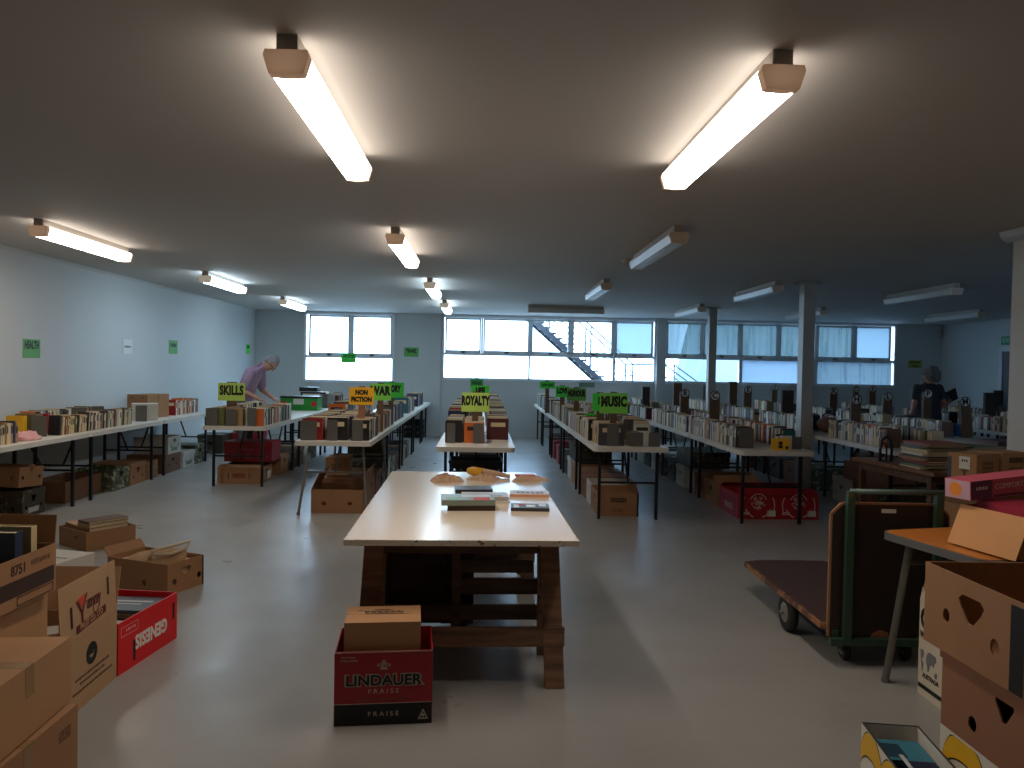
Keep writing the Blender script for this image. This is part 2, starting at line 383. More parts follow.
def lamp(x,y,L,gl,label,rz=0,group=None):
    t=thing('ceiling_lamp',label,'lamp',(x,y,ZC),rz,group)
    b=MB(); b.box(-.036,.036,0.0,L,-.056,0); part('batten',b,BATT,t)
    sec=[(-.068,-.056),(-.074,-.075),(-.056,-.134),(0,-.138),(.056,-.134),(.074,-.075),(.068,-.056)]
    M=Matrix(((1,0,0,0),(0,0,1,0),(0,1,0,0),(0,0,0,1)))
    d=MB(); d.prism(sec,.03,L-.02,0,M)
    # the prismatic cover throws most light down, little out of its sides
    if gl is not OFFD: d.m=[0 if k-2 in (2,3) else 1 for k in range(len(d.m))]
    part('diffuser',d,[gl,WARMS if gl is WARM else COOLS] if gl is not OFFD else gl,t,label='glowing diffuser' if gl is not OFFD else None)
    for a,b2 in ((-.012,.032),(L-.022,L+.004)):
        c=MB(); c.prism([(p[0]*1.06,-.056+(p[1]+.056)*1.05) for p in sec],a,b2,0,M); part('end_cap',c,CAPM,t)
    return t
lamp(-.69,2.66,1.5,WARM,'lit lamp nearest overhead, left of the cream work table')
lamp(1.03,2.64,1.5,WARM,'lit lamp nearest overhead, right of the cream work table')
lamp(-3.6,6.3,1.5,WARM,'lit lamp nearest the camera along the left wall')
lamp(-.73,6.25,1.5,WARM,'lit lamp in the middle column, second lamp from the camera')
lamp(-3.46,9.6,1.45,COOL,'lit lamp along the left wall, the middle one of three')
lamp(-.69,9.75,1.45,COOL,'lit lamp in the middle column, second from the back wall')
lamp(-3.38,12.95,1.45,COOL,'lit lamp along the left wall, the one nearest the back')
lamp(-.66,12.9,1.45,COOL,'lit lamp in the middle column, nearest the back wall')
lamp(1.5,5.85,1.6,OFFD,'unlit lamp nearest the camera, right of centre')
lamp(1.52,9.4,1.5,OFFD,'unlit lamp behind the nearest unlit one, right of centre')
lamp(2.15,13.6,1.35,OFFD,'unlit lamp set crosswise in front of the wide window',rad(90))
lamp(3.6,9.2,1.45,OFFD,'unlit lamp beside the nearer pillar, nearer one of its column')
lamp(3.62,12.5,1.5,OFFD,'unlit lamp beside the farther pillar, close to the window')
lamp(5.72,9.0,1.55,OFFD,'unlit lamp over the right hand tables, near one')
lamp(5.72,12.6,1.45,OFFD,'unlit lamp right of the pillars, close to the back window')
lamp(8.25,12.3,1.5,OFFD,'unlit lamp at far right near the exit door')

# ------------------------------------------------------------------ outside
mb=MB(); mb.box(-40,50,YB+.3,90,-.35,-.3); struct('ground',mb,mat('yard_concrete',(150,150,146),.8,.1,1))
mb=MB(); mb.box(6.6,26,21.8,22,-.3,1.95); o=struct('wall_yard',mb,mat('yard_wall_paint',(126,132,150),.8,.08,1))
def hill():
    m=MB(); nx,ny=60,24; vs=[]
    rr=random.Random(3)
    for j in range(ny+1):
        for i in range(nx+1):
            y=27+j*1.1; x=y*.25+i*.8
            e=min(1,i/3); z=-.3+ (1-math.exp(-j*.16))*11*e + rr.uniform(-.35,.35)*min(1,j)
            vs.append((x,y,z))
    m.add(vs,[(j*(nx+1)+i,j*(nx+1)+i+1,(j+1)*(nx+1)+i+1,(j+1)*(nx+1)+i) for j in range(ny) for i in range(nx)])
    return m
o=part('hill',hill(),mat('bush_covered_hill',(86,104,92),.9,.35,1.5)); o['kind']='structure'
t=thing('staircase','outdoor metal stair with landing and rails seen through the wide window','staircase',(0,18.4,-.3))
SM=mat('stair_steel',(26,29,36),.5,.1); RM=mat('stair_rail_steel',(48,56,70),.5,.1)
O=lambda x,z:(x,0,z+.3)
mb=MB()
for yy in (0,.9): mb.bar((1.0,yy,2.86+.3),(3.0,yy,1.13+.3),.05,.13)
part('stringer',mb,SM,t)
mb=MB(); n=14
for i in range(n):
    x=.95+i*.15; z=2.87-i*.13; mb.box(x,x+.24,.02,.88,z+.3,z+.34)
part('treads',mb,SM,t)['kind']='stuff'
mb=MB(); mb.box(3.0,4.7,-.03,.93,1.02,1.4-.16); part('landing',mb,SM,t)
for x in (3.05,4.6):
    for y in (.02,.86):
        mb=MB(); mb.box(x,x+.08,y,y+.08,0,1.1); part('landing_post',mb,SM,t)
mb=MB(); mb.bar((4.7,0,1.2),(6.4,0,0.05),.05,.16); mb.bar((4.7,.9,1.2),(6.4,.9,.05),.05,.16); part('lower_flight',mb,SM,t)
for y,nm in ((-.02,'handrail'),(.92,'handrail')):
    mb=MB()
    mb.tube([O(1.2,3.78)[:1]+(y,3.78+.3),(3.66,y,1.65+.3),(4.68,y,1.65+.3),(6.2,y,.6+.3)],.022,6)
    mb.tube([(1.0,y,3.5+.3),(3.64,y,1.36+.3),(4.68,y,1.34+.3),(6.2,y,.3+.3)],.016,6)
    mb.tube([(1.0,y,3.22+.3),(3.5,y,1.19+.3)],.016,6)
    for x,z0,z1 in ((1.6,2.4,3.43),(2.62,1.5,2.54),(3.66,1.05,1.65),(4.68,1.05,1.65)): mb.cyl((x,y,z0+.3),(x,y,z1+.3),.022,6)
    part(nm,mb,RM,t)
# ------------------------------------------------------------------ trestle tables
TZ=.74
def make_trestle(L,W=.75,legmat=None,splay=False):
    legmat=legmat or BLACKM
    t=thing('trestle_table','table','table')
    mb=MB(); mb.prism(rounded(-W/2,W/2,0,L,.05),TZ-.045,TZ); part('tabletop',mb,PLASTIC,t)
    for y,s in ((.17,1),(L-.17,-1)):
        for x in (-W/2+.085,W/2-.085):
            mb=MB()
            if splay: mb.tube([(x*.92,y+.05*s,TZ-.05),(x*1.16,y-.12*s,.012)],.014,8); mb.cyl((x*1.16,y-.12*s,0),(x*1.16,y-.12*s,.03),.018,8)
            else: mb.box(x-.014,x+.014,y-.014,y+.014,0,TZ-.045)
            part('leg',mb,legmat,t)
        mb=MB()
        zc=.37 if not splay else .42
        xx=W/2-.09
        mb.bar((-xx,y-(.04*s if splay else 0),zc),(xx,y-(.04*s if splay else 0),zc),.02,.02)
        part('crossbar',mb,legmat,t)
        mb=MB(); mb.bar((0,y,zc),(0,y+.26*s,TZ-.06),.016,.016); mb.bar((-.16,y+.26*s,TZ-.06),(.16,y+.26*s,TZ-.06),.016,.02); part('brace',mb,legmat,t)
    return t
ROWS={ # key: centre x, list of (y0, length)
 'W':(-4.445,[(6.24,1.83),(8.09,1.83),(9.95,1.85)],'along the left wall'),
 'S':(-2.94,[(9.15,1.83),(11.0,1.83),(12.85,1.83)],'of the SKILLS row'),
 'N':(-1.465,[(7.55,1.83),(9.4,1.83),(11.25,1.83),(13.1,1.83),(14.95,1.3)],'of the NON FICTION row'),
 'R':(-.05,[(7.2,1.62),(9.0,1.83),(10.85,1.83),(12.7,1.83)],'of the ROYALTY row'),
 'M':(1.485,[(7.4,1.83),(9.25,1.83),(11.1,1.83),(12.95,1.83),(14.8,1.45)],'of the MUSIC row'),
 'C':(2.89,[(7.25,1.83),(9.1,1.83),(10.95,1.83),(12.8,1.83),(14.65,1.6)],'of the row left of the pillars'),
 'D':(4.5,[(7.45,1.83),(9.45,1.83),(11.3,1.83),(13.4,1.83)],'of the row behind the pillars'),
 'E':(6.03,[(8.6,1.83),(10.45,1.83),(12.3,1.83),(14.15,1.83)],'of the row in front of the woman'),
 'F':(7.57,[(9.6,1.83),(11.45,1.83),(13.3,1.83)],'of the row right of the woman'),
 'G':(9.1,[(11.2,1.83),(13.05,1.83)],'of the row nearest the right wall'),
}
ROWX={k:v[0] for k,v in ROWS.items()}
protos={}
for k,(cx,segs,desc) in ROWS.items():
    for i,(y0,L) in enumerate(segs):
        key=(L,'splay' if (k=='N' and i==0) else '')
        if key not in protos: t=protos[key]=make_trestle(L,legmat=GREYM if key[1] else None,splay=bool(key[1]))
        else: t=copy_tree(protos[key])
        x=cx
        if k in 'CD' and False: pass
        t.location=(x,y0,0)
        d='splayed grey legs' if key[1] else 'white top'
        if i==len(segs)-1: nth='farthest'
        elif i==0: nth='nearest'
        else: nth=ordw(i+1)
        tag(t,'trestle table, %s, %s %s'%(d,nth,desc),'table','trestle tables in rows')

# ------------------------------------------------------------------ signs
def illegible(parent,M,w,h,m=BLACKP,seed=1):
    """a word too small to read: a run of strokes"""
    rr=random.Random(seed); P=[]; u=-w/2
    while u<w/2:
        q=rr.uniform(.008,.014); P.append(rect(u,u+q,-h/2*rr.uniform(.6,1),h/2*rr.uniform(.6,1))); u+=q+.006
    decal('lettering',parent,M,P,m)
def wall_card(label,O,U,w,h,m,s,size,sx=.8,dv=0.0,second=None,bars=False):
    U=Vector(U).normalized(); N=U.cross(Vector((0,0,1)))
    t=thing('wall_sign',label,'sign',O)
    M=frame((0,0,0),U,(0,0,1))
    mb=MB(); mb.prism(rect(-w/2,w/2,-h/2,h/2),.001,.005,0,M); c=part('card',mb,m,t)
    M2=frame(N*.0052+Vector((0,0,dv)),U,(0,0,1))
    if bars: illegible(c,M2,w*.7,size,seed=len(label))
    else: text(s,c,M2,size,BLACKP,sx,.006)
    if second: decal('lower_half',c,frame(N*.0052,U,(0,0,1)),[rect(-w/2,w/2,-h/2,-h*.08)],second)
    return t
LX=XL
wall_card('green HEALTH sign on the left wall, nearest the camera',(LX,8.36,1.61),(0,1,0),.31,.2,mat('dull_green_card',(96,170,84),.6,.04),'HEALTH',.11,.62,.035)
wall_card('white paper notice on the left wall, second from the camera',(LX,10.57,1.69),(0,1,0),.27,.2,mat('white_paper',(220,222,220),.7,.03),'',.03,bars=True)
wall_card('small green card on the left wall between white notice and corner',(LX,12.1,1.725),(0,1,0),.33,.21,mat('dull_green_card',(96,170,84),.6,.04),'',.07,dv=.03,bars=True)
wall_card('two-tone green card on the left wall nearest the corner',(LX,15.9,1.79),(0,1,0),.26,.2,GREENCARD2,'',.07,dv=.04,bars=True)
wall_card('small green sign fixed over the left window mullion',(-2.86,YB-.03,1.645),(1,0,0),.31,.2,GREENCARD2,'',.08,dv=.04,bars=True)
wall_card('green TRAVEL sign on the back wall between two windows',(-1.53,YB,1.8),(1,0,0),.31,.2,mat('dull_green_card',(96,170,84),.6,.04),'TRAVEL',.1,.6,.02)
t=wall_card('yellow green sign on the back wall right of the windows',(9.53,YB,1.755),(1,0,0),.3,.17,mat('olive_card',(150,170,70),.6,.04),'',.04,dv=.04,bars=True)
illegible(t.children[0],frame((0,-.0053,-.04),(1,0,0),(0,0,1)),.13,.05,seed=4)
wall_card('pale green sign on the back wall under the wide window',(2.27,YB,1.195),(1,0,0),.34,.17,mat('pale_green_card',(120,150,132),.6,.04),'',.05,dv=.05,bars=True)
def row_sign(label,x,y,z0,z1,w,s,size,m,sx=.8,postw=.065,line2=None,bold=.009,zt=TZ,tilt=0,postm=None):
    t=thing('row_sign',label,'sign',(x,y,zt))
    mb=MB(); mb.box(-postw/2,postw/2,.004,.03,0,z1-zt+.012); part('post',mb,postm or MARKER,t)
    h=z1-z0; zc=(z0+z1)/2-zt
    M=frame((0,0,zc),(1,0,0),(0,0,1))@Matrix.Rotation(tilt,4,'Z')
    mb=MB(); mb.prism(rect(-w/2,w/2,-h/2,h/2),0,.004,0,M); c=part('card',mb,m,t)
    M2=M@Matrix.Translation((0,0,.0042))
    if line2:
        text(s,c,M2@Matrix.Translation((0,h*.2,0)),size,BLACKP,sx,bold); text(line2,c,M2@Matrix.Translation((0,-h*.2,0)),size,BLACKP,sx,bold)
    elif s: text(s,c,M2@Matrix.Translation((0,h*.06,0)),size,BLACKP,sx,bold)
    else: illegible(c,M2,w*.7,size,seed=int(y*10))
    return t
row_sign('lime SKILLS sign standing behind the books at front left',-3.085,9.5,1.03,1.25,.33,'SKILLS',.15,LIMECARD,.64,postw=.12)
row_sign('yellow NON FICTION sign on a cardboard post',-1.24,7.9,1.09,1.27,.255,'NON',.066,YELCARD,.8,line2='FICTION',postm=CARDR,bold=.005)
row_sign('green WAR sign just behind the yellow NON FICTION sign',-1.16,8.75,1.1,1.29,.245,'WAR',.135,GREENCARD,.66)
row_sign('bright green HISTORY sign partly hidden behind the WAR sign',-1.17,9.85,1.09,1.285,.33,'HISTORY',.11,GREENCARD2,.5)
row_sign('pale green ROYALTY sign on the middle front table',-.065,7.95,1.035,1.235,.29,'ROYALTY',.125,LIMECARD,.5)
row_sign('bright green LIFE sign directly behind the ROYALTY sign',-.02,9.0,1.16,1.285,.215,'LIFE',.07,GREENCARD2,.8)
row_sign('small dark green sign above and behind the LIFE sign',-.075,10.9,1.22,1.33,.18,'',.05,mat('deep_green_card',(44,150,70),.6,.04))
row_sign('pale green MUSIC sign standing on the table right of centre',1.35,7.72,1.055,1.265,.29,'MUSIC',.135,GREENCARD,.64)
row_sign('narrow green sign half hidden behind the MUSIC sign',1.255,8.02,1.06,1.25,.16,'L',.09,GREENCARD2,.8)
row_sign('dull green HUMOUR sign behind the MUSIC sign',1.2,9.6,1.1,1.26,.245,'HUMOUR',.1,mat('dull_green_card',(96,170,84),.6,.04),.48)
row_sign('bright green LOVE sign left of the HUMOUR sign',1.17,11.0,1.09,1.25,.2,'LOVE',.1,GREENCARD2,.6)
row_sign('farthest bright green sign in the MUSIC row',1.12,13.0,1.16,1.28,.26,'',.05,GREENCARD2)
row_sign('small bright green card lying low below the HUMOUR sign',1.3,8.92,.9,.985,.16,'',.04,GREENCARD2)
# ------------------------------------------------------------------ letter markers
def marker(letter,x,y,z1,label,w=.13,dark=False,rz=0,tilt=0):
    h=z1-TZ
    t=thing('letter_marker',label,'marker',(x,y,TZ),rot=(0,tilt,rz),group='cardboard letter markers')
    hb=h-(.05 if letter else 0)
    mb=MB(); mb.box(-w/2,w/2,0,.05,0,hb); part('block',mb,MARKERD if dark else MARKER,t)
    if letter:
        M=frame((0,-.003,hb-.02),(1,0,0),(0,0,1))
        mb=MB(); mb.prism(circ(0,0,.066,20),0,.003,0,M); d=part('disc',mb,WHITEP,t)
        mb=MB(); M2=M@Matrix.Translation((0,0,.003))
        n=20; ring=[ringseg(0,0,.054,.066,360*i/n,360*(i+1)/n,1) for i in range(n)]
        for p in ring: mb.prism(p,0,.0008,0,M2)
        part('ring',mb,BLACKP,d)
        text(letter,d,M@Matrix.Translation((0,0,.0032)),.11,BLACKP,.9,.004)
    return t
marker('',2.92,13.4,1.21,'plain dark marker block right of the MUSIC sign',dark=True)
marker('',3.12,12.0,1.31,'plain tall marker block directly behind the B marker')
marker('B',2.98,11.05,1.25,'brown block with a ringed letter B, left of the pillars')
marker('',4.5,15.1,1.24,'plain marker block against the farther pillar',w=.11)
marker('C',2.93,9.45,1.27,'brown block with a ringed letter C, beside the farther pillar')
marker('',4.52,13.5,1.33,'plain marker block directly behind the E marker',w=.14)
marker('E',4.54,12.8,1.28,'brown block with letter E between the two pillars')
marker('J',6.02,15.4,1.27,'slim block with letter J under the wide window',w=.11)
marker('',4.5,11.0,1.25,'plain dark wide block left of the nearer pillar',w=.17,dark=True)
marker('K',6.03,12.8,1.28,'block with letter K just right of the nearer pillar')
marker('O',7.55,15.05,1.28,'slim pale block with ringed letter O under the right window',w=.1)
marker('H',4.52,9.0,1.27,'tall block with dark letter H right of the nearer pillar',w=.12,dark=False)
marker('E',7.6,14.5,1.3,'block with letter E under the end of the right window')
marker('L',6.0,11.0,1.25,'block with letter L below the right window corner')
marker('C',7.55,12.95,1.29,'block with letter C left of the woman')
marker('P',6.03,10.05,1.33,'block with ringed letter P in front of the woman',w=.11)
marker('M',6.05,9.2,1.26,'leaning block with ringed letter M right of the woman',tilt=rad(-7))
marker('',7.56,11.0,1.27,'plain dark thick block near the right wall column',w=.17,dark=True)
marker('',9.08,13.0,1.27,'plain dark block behind the thick block at far right',w=.15,dark=True)

# ------------------------------------------------------------------ bookends
BE=None
def bookend(x,y,label,w=.115,h=.2,rz=0,z=TZ):
    t=thing('bookend',label,'bookend',(x,y,z),rz,'grey metal bookends')
    mb=MB(); mb.prism(rounded(-w/2,w/2,0,h,.012,3),0,.003,0,frame((0,0,0),(1,0,0),(0,0,1))); part('upright',mb,BOOKEND,t)
    mb=MB(); mb.box(-w/2,w/2,-.014,-.003,0,.002); part('foot',mb,BOOKEND,t)
    return t
bookend(-3.235,9.245,'left bookend on the SKILLS table',.14,.21)
bookend(-3.0,9.245,'middle bookend on the SKILLS table',.13,.2)
bookend(-2.76,9.245,'right bookend on the SKILLS table',.105,.22)
bookend(-1.72,7.64,'wide left bookend on the NON FICTION table',.165,.2)
bookend(-1.485,7.64,'middle bookend on the NON FICTION table',.105,.21)
bookend(-1.235,7.64,'right bookend on the NON FICTION table',.11,.21)
bookend(-1.25,8.59,'bookend in front of the tan book below the WAR sign',.115,.22)
bookend(-1.25,10.07,'bookend in front of the maroon book behind the WAR sign',.115,.22)
bookend(-.3,7.59,'left bookend on the ROYALTY table',.085,.2)
bookend(-.03,7.59,'right bookend on the ROYALTY table',.1,.2)
bookend(1.315,7.53,'tall bookend in the middle of a dark book on the MUSIC table',.12,.215)
bookend(1.55,7.53,'low bookend right of the tall one on the MUSIC table',.14,.14)
bookend(1.735,7.53,'bookend near the right edge of the MUSIC table',.12,.14)
bookend(1.62,8.3,'bookend behind the low bookend on the MUSIC table',.12,.22)
bookend(2.66,7.52,'tall bookend below the C marker, at the table corner',.15,.2)
bookend(3.03,7.5,'low dark bookend right of the yellow book',.1,.12)
bookend(3.17,7.5,'low bookend next to the nearer pillar',.1,.125)
bookend(-4.33,7.62,'wide bookend right of the pink cloth',.15,.2)
bookend(-4.58,9.25,'bookend behind the cream paperbacks on the left wall tables',.14,.21,rad(40))
bookend(-4.6,8.85,'left bookend of the pair behind the cream paperbacks',.16,.21,rad(40))
bookend(-4.27,9.71,'bookend in front of the white box on the left wall table',.13,.2,rad(25))
bookend(-2.75,13.35,'bookend behind the green crate',.13,.24)
bookend(-3.1,14.2,'large bookend left of the window on the far SKILLS table',.2,.24)
bookend(1.24,10.92,'bookend under the LOVE sign',.12,.2)
bookend(2.7,11.55,'bookend at the end of the books behind the B marker',.12,.2)
bookend(3.0,13.0,'bookend behind the B marker and left of the farther pillar',.12,.22)
bookend(8.93,12.7,'tall pale bookend against the right wall',.13,.28)
bookend(9.05,11.9,'small pale bookend left of the thick dark block',.12,.22)
# ------------------------------------------------------------------ cartons
def sides(w,d,h):
    return {'f':((-w/2,-d/2),(1,0),w),'r':((w/2,-d/2),(0,1),d),'b':((w/2,d/2),(-1,0),w),'l':((-w/2,d/2),(0,-1),d)}
def sideM(dim,side,u,v,rot=0):
    """frame on the outside of a side: u from its centre, v up from its bottom"""
    w,d,h=dim; (o,U,L)=sides(w,d,h)[side]
    O=Vector((o[0]+U[0]*(L/2+u),o[1]+U[1]*(L/2+u),v))
    N=Vector((U[0],U[1],0)).cross(Vector((0,0,1)))
    return frame(O+N*.0006,(U[0],U[1],0),(0,0,1))@Matrix.Rotation(rot,4,'Z')
def hand(u,v,a=.05,b=.035): # rounded trapezium hand hole
    return [(u-a,v+b*.6),(u-a*.75,v-b*.1),(u-a*.2,v-b),(u+a*.2,v-b),(u+a*.75,v-b*.1),(u+a,v+b*.6),(u+a*.7,v+b),(u-a*.7,v+b)][::-1]
def trih(u,v,a=.045,b=.045):
    return [(u-a,v+b),(u-a,v+b*.6),(u-.008,v-b),(u+.008,v-b),(u+a,v+b*.6),(u+a,v+b)][::-1]
def slot(u,v,a=.006,b=.035): return [(u-a,v-b),(u+a,v-b),(u+a,v+b),(u-a,v+b)]
def oval(u,v,r,k=1.2): return circ(u,v,r,12,r*k)
def carton(label,loc,dim,m=CARD,rz=0,rot=None,holes={},flaps={},lid=None,tape=False,closed=False,group='cardboard cartons',name='carton',band=None,t=.006,cat='box',floor_z=0):
    """open or closed carton. flaps: side -> (length, angle from upright, positive is outwards)"""
    w,d,h=dim
    T=thing(name,label,cat,loc,rz,group,rot)
    mb=MB(); S=sides(w,d,h)
    for k,(o,U,L) in S.items():
        N=Vector((U[1],-U[0],0)) # outward
        e=0 if k in 'fb' else t
        hs=[[(p[0]+L/2,p[1]) for p in q] for q in holes.get(k,[])]
        mb.plate((o[0],o[1],0),(U[0],U[1],0),(0,0,1),-N,rect(e,L-e,0,h),hs,t)
    mb.box(-w/2+t,w/2-t,-d/2+t,d/2-t,0,t)
    body=part('body',mb,m,T)
    for k,(fl,an) in flaps.items():
        o,U,L=S[k]; N=Vector((U[1],-U[0],0)); a=rad(an)
        V=Vector((0,0,1))*math.cos(a)+N*math.sin(a); I=Vector((U[0],U[1],0)).cross(V)
        mb=MB(); mb.plate((o[0],o[1],h+.001),(U[0],U[1],0),V,-I,rect(.003,L-.003,0,fl),[],.004); part('flap',mb,m,T)
    if closed:
        mb=MB(); mb.box(-w/2,w/2,-d/2,-.0015,h,h+.004); mb.box(-w/2,w/2,.0015,d/2,h,h+.004); part('top_flaps',mb,m,T)
        if tape:
            tm=mat('packing_tape',(150,116,78),.25,.05)
            mb=MB(); mb.box(-w/2-.001,w/2+.001,-.025,.025,h+.004,h+.0046)
            for s in (-1,1): mb.box(min(s*w/2,s*(w/2+.0007)),max(s*w/2,s*(w/2+.0007)),-.025,.025,h-.09,h+.004)
            part('tape',mb,tm,T)
    if lid:
        lh,lm=lid
        mb=MB(); q=.006
        for x0,x1,y0,y1 in ((-w/2-q,w/2+q,-d/2-q,-d/2),(-w/2-q,w/2+q,d/2,d/2+q),(-w/2-q,-w/2,-d/2,d/2),(w/2,w/2+q,-d/2,d/2)): mb.box(x0,x1,y0,y1,h-lh,h+.006)
        mb.box(-w/2,w/2,-d/2,d/2,h,h+.006); part('lid',mb,lm,T)
    return T,(w,d,h)
HB={'short':[hand(0,.17,.045,.026),oval(-.12,.1,.016),oval(.12,.1,.016)],'tri':[trih(0,.17,.04,.04),oval(-.12,.09,.016),oval(.12,.09,.016)],'long':[hand(0,.17,.045,.026),oval(-.16,.1,.018),oval(.16,.1,.018)],'dots':[oval(-.12,.09,.018),oval(.12,.09,.018)]}
def blot(parent,dim,side,u,v,w,h,m,seed):
    """faded printing: a few worn strokes"""
    rr=random.Random(seed); P=[]
    for i in range(3):
        vv=v+h/2-h*(i+.5)/3; q=u-w/2
        while q<u+w/2-.01:
            l=rr.uniform(.008,.03); P.append(rect(q,min(q+l,u+w/2),vv-h/8,vv+h/8)); q+=l+.005
    decal('printed_marks',parent,sideM(dim,side,0,0),P,m)
def ubox(k,y,label,m,L=.4,W=.5,H=.25,hole='short',side=None,dx=0,lid=True,rz=0,z=0,mark=None,rot=None,opened=False,lidm=None):
    """carton under table row k with its short side to the aisle"""
    cx=ROWX[k]; s=side or (1 if cx<0 else -1)
    x=cx+s*(.375-.116-W/2)+dx
    sd='r' if s>0 else 'l'
    HH=HB.get(hole,[])
    T,dim=carton(label,(x,y,z),(W,L,H),m,rz,rot,{sd:HH,'f':HB['dots'] if hole else []},
        flaps=({'f':(.15,-60),'b':(.15,-50)} if opened else {}),lid=None if opened or not lid else (.05,lidm or m),group='cartons stored under the tables')
    if mark: blot(T,dim,sd,0,.06,L*.5,.05,mark,int(y*100))
    return T
# left wall
ubox('W',7.44,'printed dark carton on the floor near the left wall, camera end',PRINTD,.36,.42,.25,'tri',dx=-.09,mark=WHITEP)
ubox('W',7.42,'brown carton tilted on top of a printed carton, left wall',CARD,.34,.38,.19,'tri',z=.288,dx=-.1,rot=(rad(-4),rad(2),rad(-5)),lid=False)
ubox('W',7.02,'brown carton cut off by the left photo edge under the table',CARD,.4,.3,.25,'short',dx=-.3)
ubox('W',8.42,'long low dark carton behind the table legs, left wall',CARD3,.75,.4,.22,None,dx=-.12,lid=False)
ubox('W',9.02,'printed carton with triangular hole, second on the left wall floor',PRINTG,.4,.45,.25,'tri',lid=False)
ubox('W',9.45,'brown carton with triangular hole beside the printed one',CARD,.4,.5,.25,'tri')
ubox('W',9.87,'smaller brown carton right of the triangular hole carton',CARD,.34,.4,.23,'tri',dx=-.01,lid=False)
ubox('W',10.5,'olive brown carton at the bottom of a stack, left wall',CARD3,.5,.5,.24,'short')
ubox('W',10.55,'white and green carton on top of an olive carton',WHITEC,.44,.46,.23,'short',z=.25,lid=False,mark=mat('green_print',(70,120,60),.6,.05))
ubox('W',11.06,'white printed carton on the floor, left wall',WHITEC,.42,.45,.22,'dots',mark=mat('green_print',(70,120,60),.6,.05))
ubox('W',11.5,'printed carton last in the line along the left wall',PRINTG,.4,.45,.27,'tri')
# beyond the left wall tables (floor at the back left)
T,dm=carton('red carton with white label behind the SKILLS table',(-4.0,13.3,.0),(.45,.5,.3),REDC,holes={'f':HB['dots']},lid=(.06,REDC),group='cartons on the back left floor'); decal('label',T,sideM(dm,'f',.05,.1),[rect(-.08,.08,-.06,.06)],WHITEP)
T,dm=carton('printed carton standing behind the SKILLS table at left',(-4.45,12.9,0),(.4,.5,.3),PRINTD,holes={'f':HB['short']},lid=(.06,PRINTD),group='cartons on the back left floor')
T,dm=carton('upper printed carton on the red carton behind SKILLS',(-4.0,13.3,.31),(.42,.48,.26),PRINTG,holes={'f':HB['short']},lid=(.06,PRINTG),group='cartons on the back left floor')
# SKILLS row
T,dm=carton('wide open brown carton on the floor under the SKILLS table',(-2.99,9.78,0),(.53,.52,.2),CARD,holes={'f':[slot(-.13,.1),slot(.13,.1)],'r':[trih(0,.12,.04,.04)]},flaps={'f':(.1,-75),'b':(.1,-75)},group='cartons stored under the tables')
blot(T,dm,'f',0,.1,.16,.06,DULLRED,5); decal('label',T,sideM(dm,'r',.12,.07),[rect(-.08,.08,-.05,.05)],WHITEP)
T,dm=carton('dark red patterned carton on top of the SKILLS floor carton',(-2.97,10.02,.237),(.6,.42,.25),REDD,holes={},lid=(.07,REDD),group='cartons stored under the tables')
P=[]
for i in range(9): P+= [circ(-.24+.06*i,.07,.017,8)]
decal('printed_pattern',T,sideM(dm,'f',0,0),P+[ringseg(0,.07,.028,.042,0,350,16)],mat('faded_pink_print',(170,70,74),.6,.05)); blot(T,dm,'f',0,.16,.16,.03,mat('faded_pink_print',(170,70,74),.6,.05),3)
for y,l,m in ((10.5,'brown carton with hand hole behind the wide SKILLS carton',CARD),(10.95,'dark printed carton third along the SKILLS row floor',PRINTD),(11.4,'brown carton fourth along the SKILLS row floor',CARD3),(11.85,'white and green carton far under the SKILLS row',WHITEC),(12.3,'dark carton last visible under the SKILLS row',PRINTD)):
    ubox('S',y,l,m,.4,.5,.25,'short',mark=mat('green_print',(90,160,40),.6,.05) if m is WHITEC else None)
# NON FICTION row
T,dm=carton('large open brown carton under the NON FICTION table, in front',(-1.44,7.95,0),(.52,.5,.24),CARD,holes={'f':[oval(-.13,.1,.022,.9),oval(.13,.1,.022,.9)],'r':HB['short']},flaps={'l':(.2,-25),'r':(.2,12)},group='cartons stored under the tables')
T,dm=carton('reddish brown carton right behind the front NON FICTION carton',(-1.46,8.5,0),(.5,.5,.27),CARDR,holes={'r':HB['short']},closed=True,group='cartons stored under the tables')
T,dm=carton('small closed carton sitting on the second NON FICTION carton',(-1.57,8.5,.29),(.24,.3,.19),CARD2,closed=True,group='cartons stored under the tables'); blot(T,dm,'f',0,.09,.12,.08,CARD3,8)
for i,(y,m,h,l) in enumerate(((9.05,CARD3,'short','brown carton third along the NON FICTION floor'),(9.55,PRINTD,'tri','dark printed carton fourth along the NON FICTION floor'),(10.0,WHITEC,'short','pale carton fifth along the NON FICTION floor'),(10.5,PRINTG,'tri','green printed carton sixth along the NON FICTION floor'),(10.95,CARD3,'short','brown carton seventh along the NON FICTION floor'),(11.4,PRINTD,'short','dark carton eighth along the NON FICTION floor'),(12.0,CARD,'short','brown carton ninth along the NON FICTION floor'),(12.6,PRINTD,'tri','dark carton tenth along the NON FICTION floor'))):
    ubox('N',y,l,m,.4,.5,.3 if i in (1,2) else .25,h)
ubox('N',10.1,'dark carton stacked above others under the NON FICTION row',PRINTD,.6,.45,.22,None,z=.315,dx=-.05)
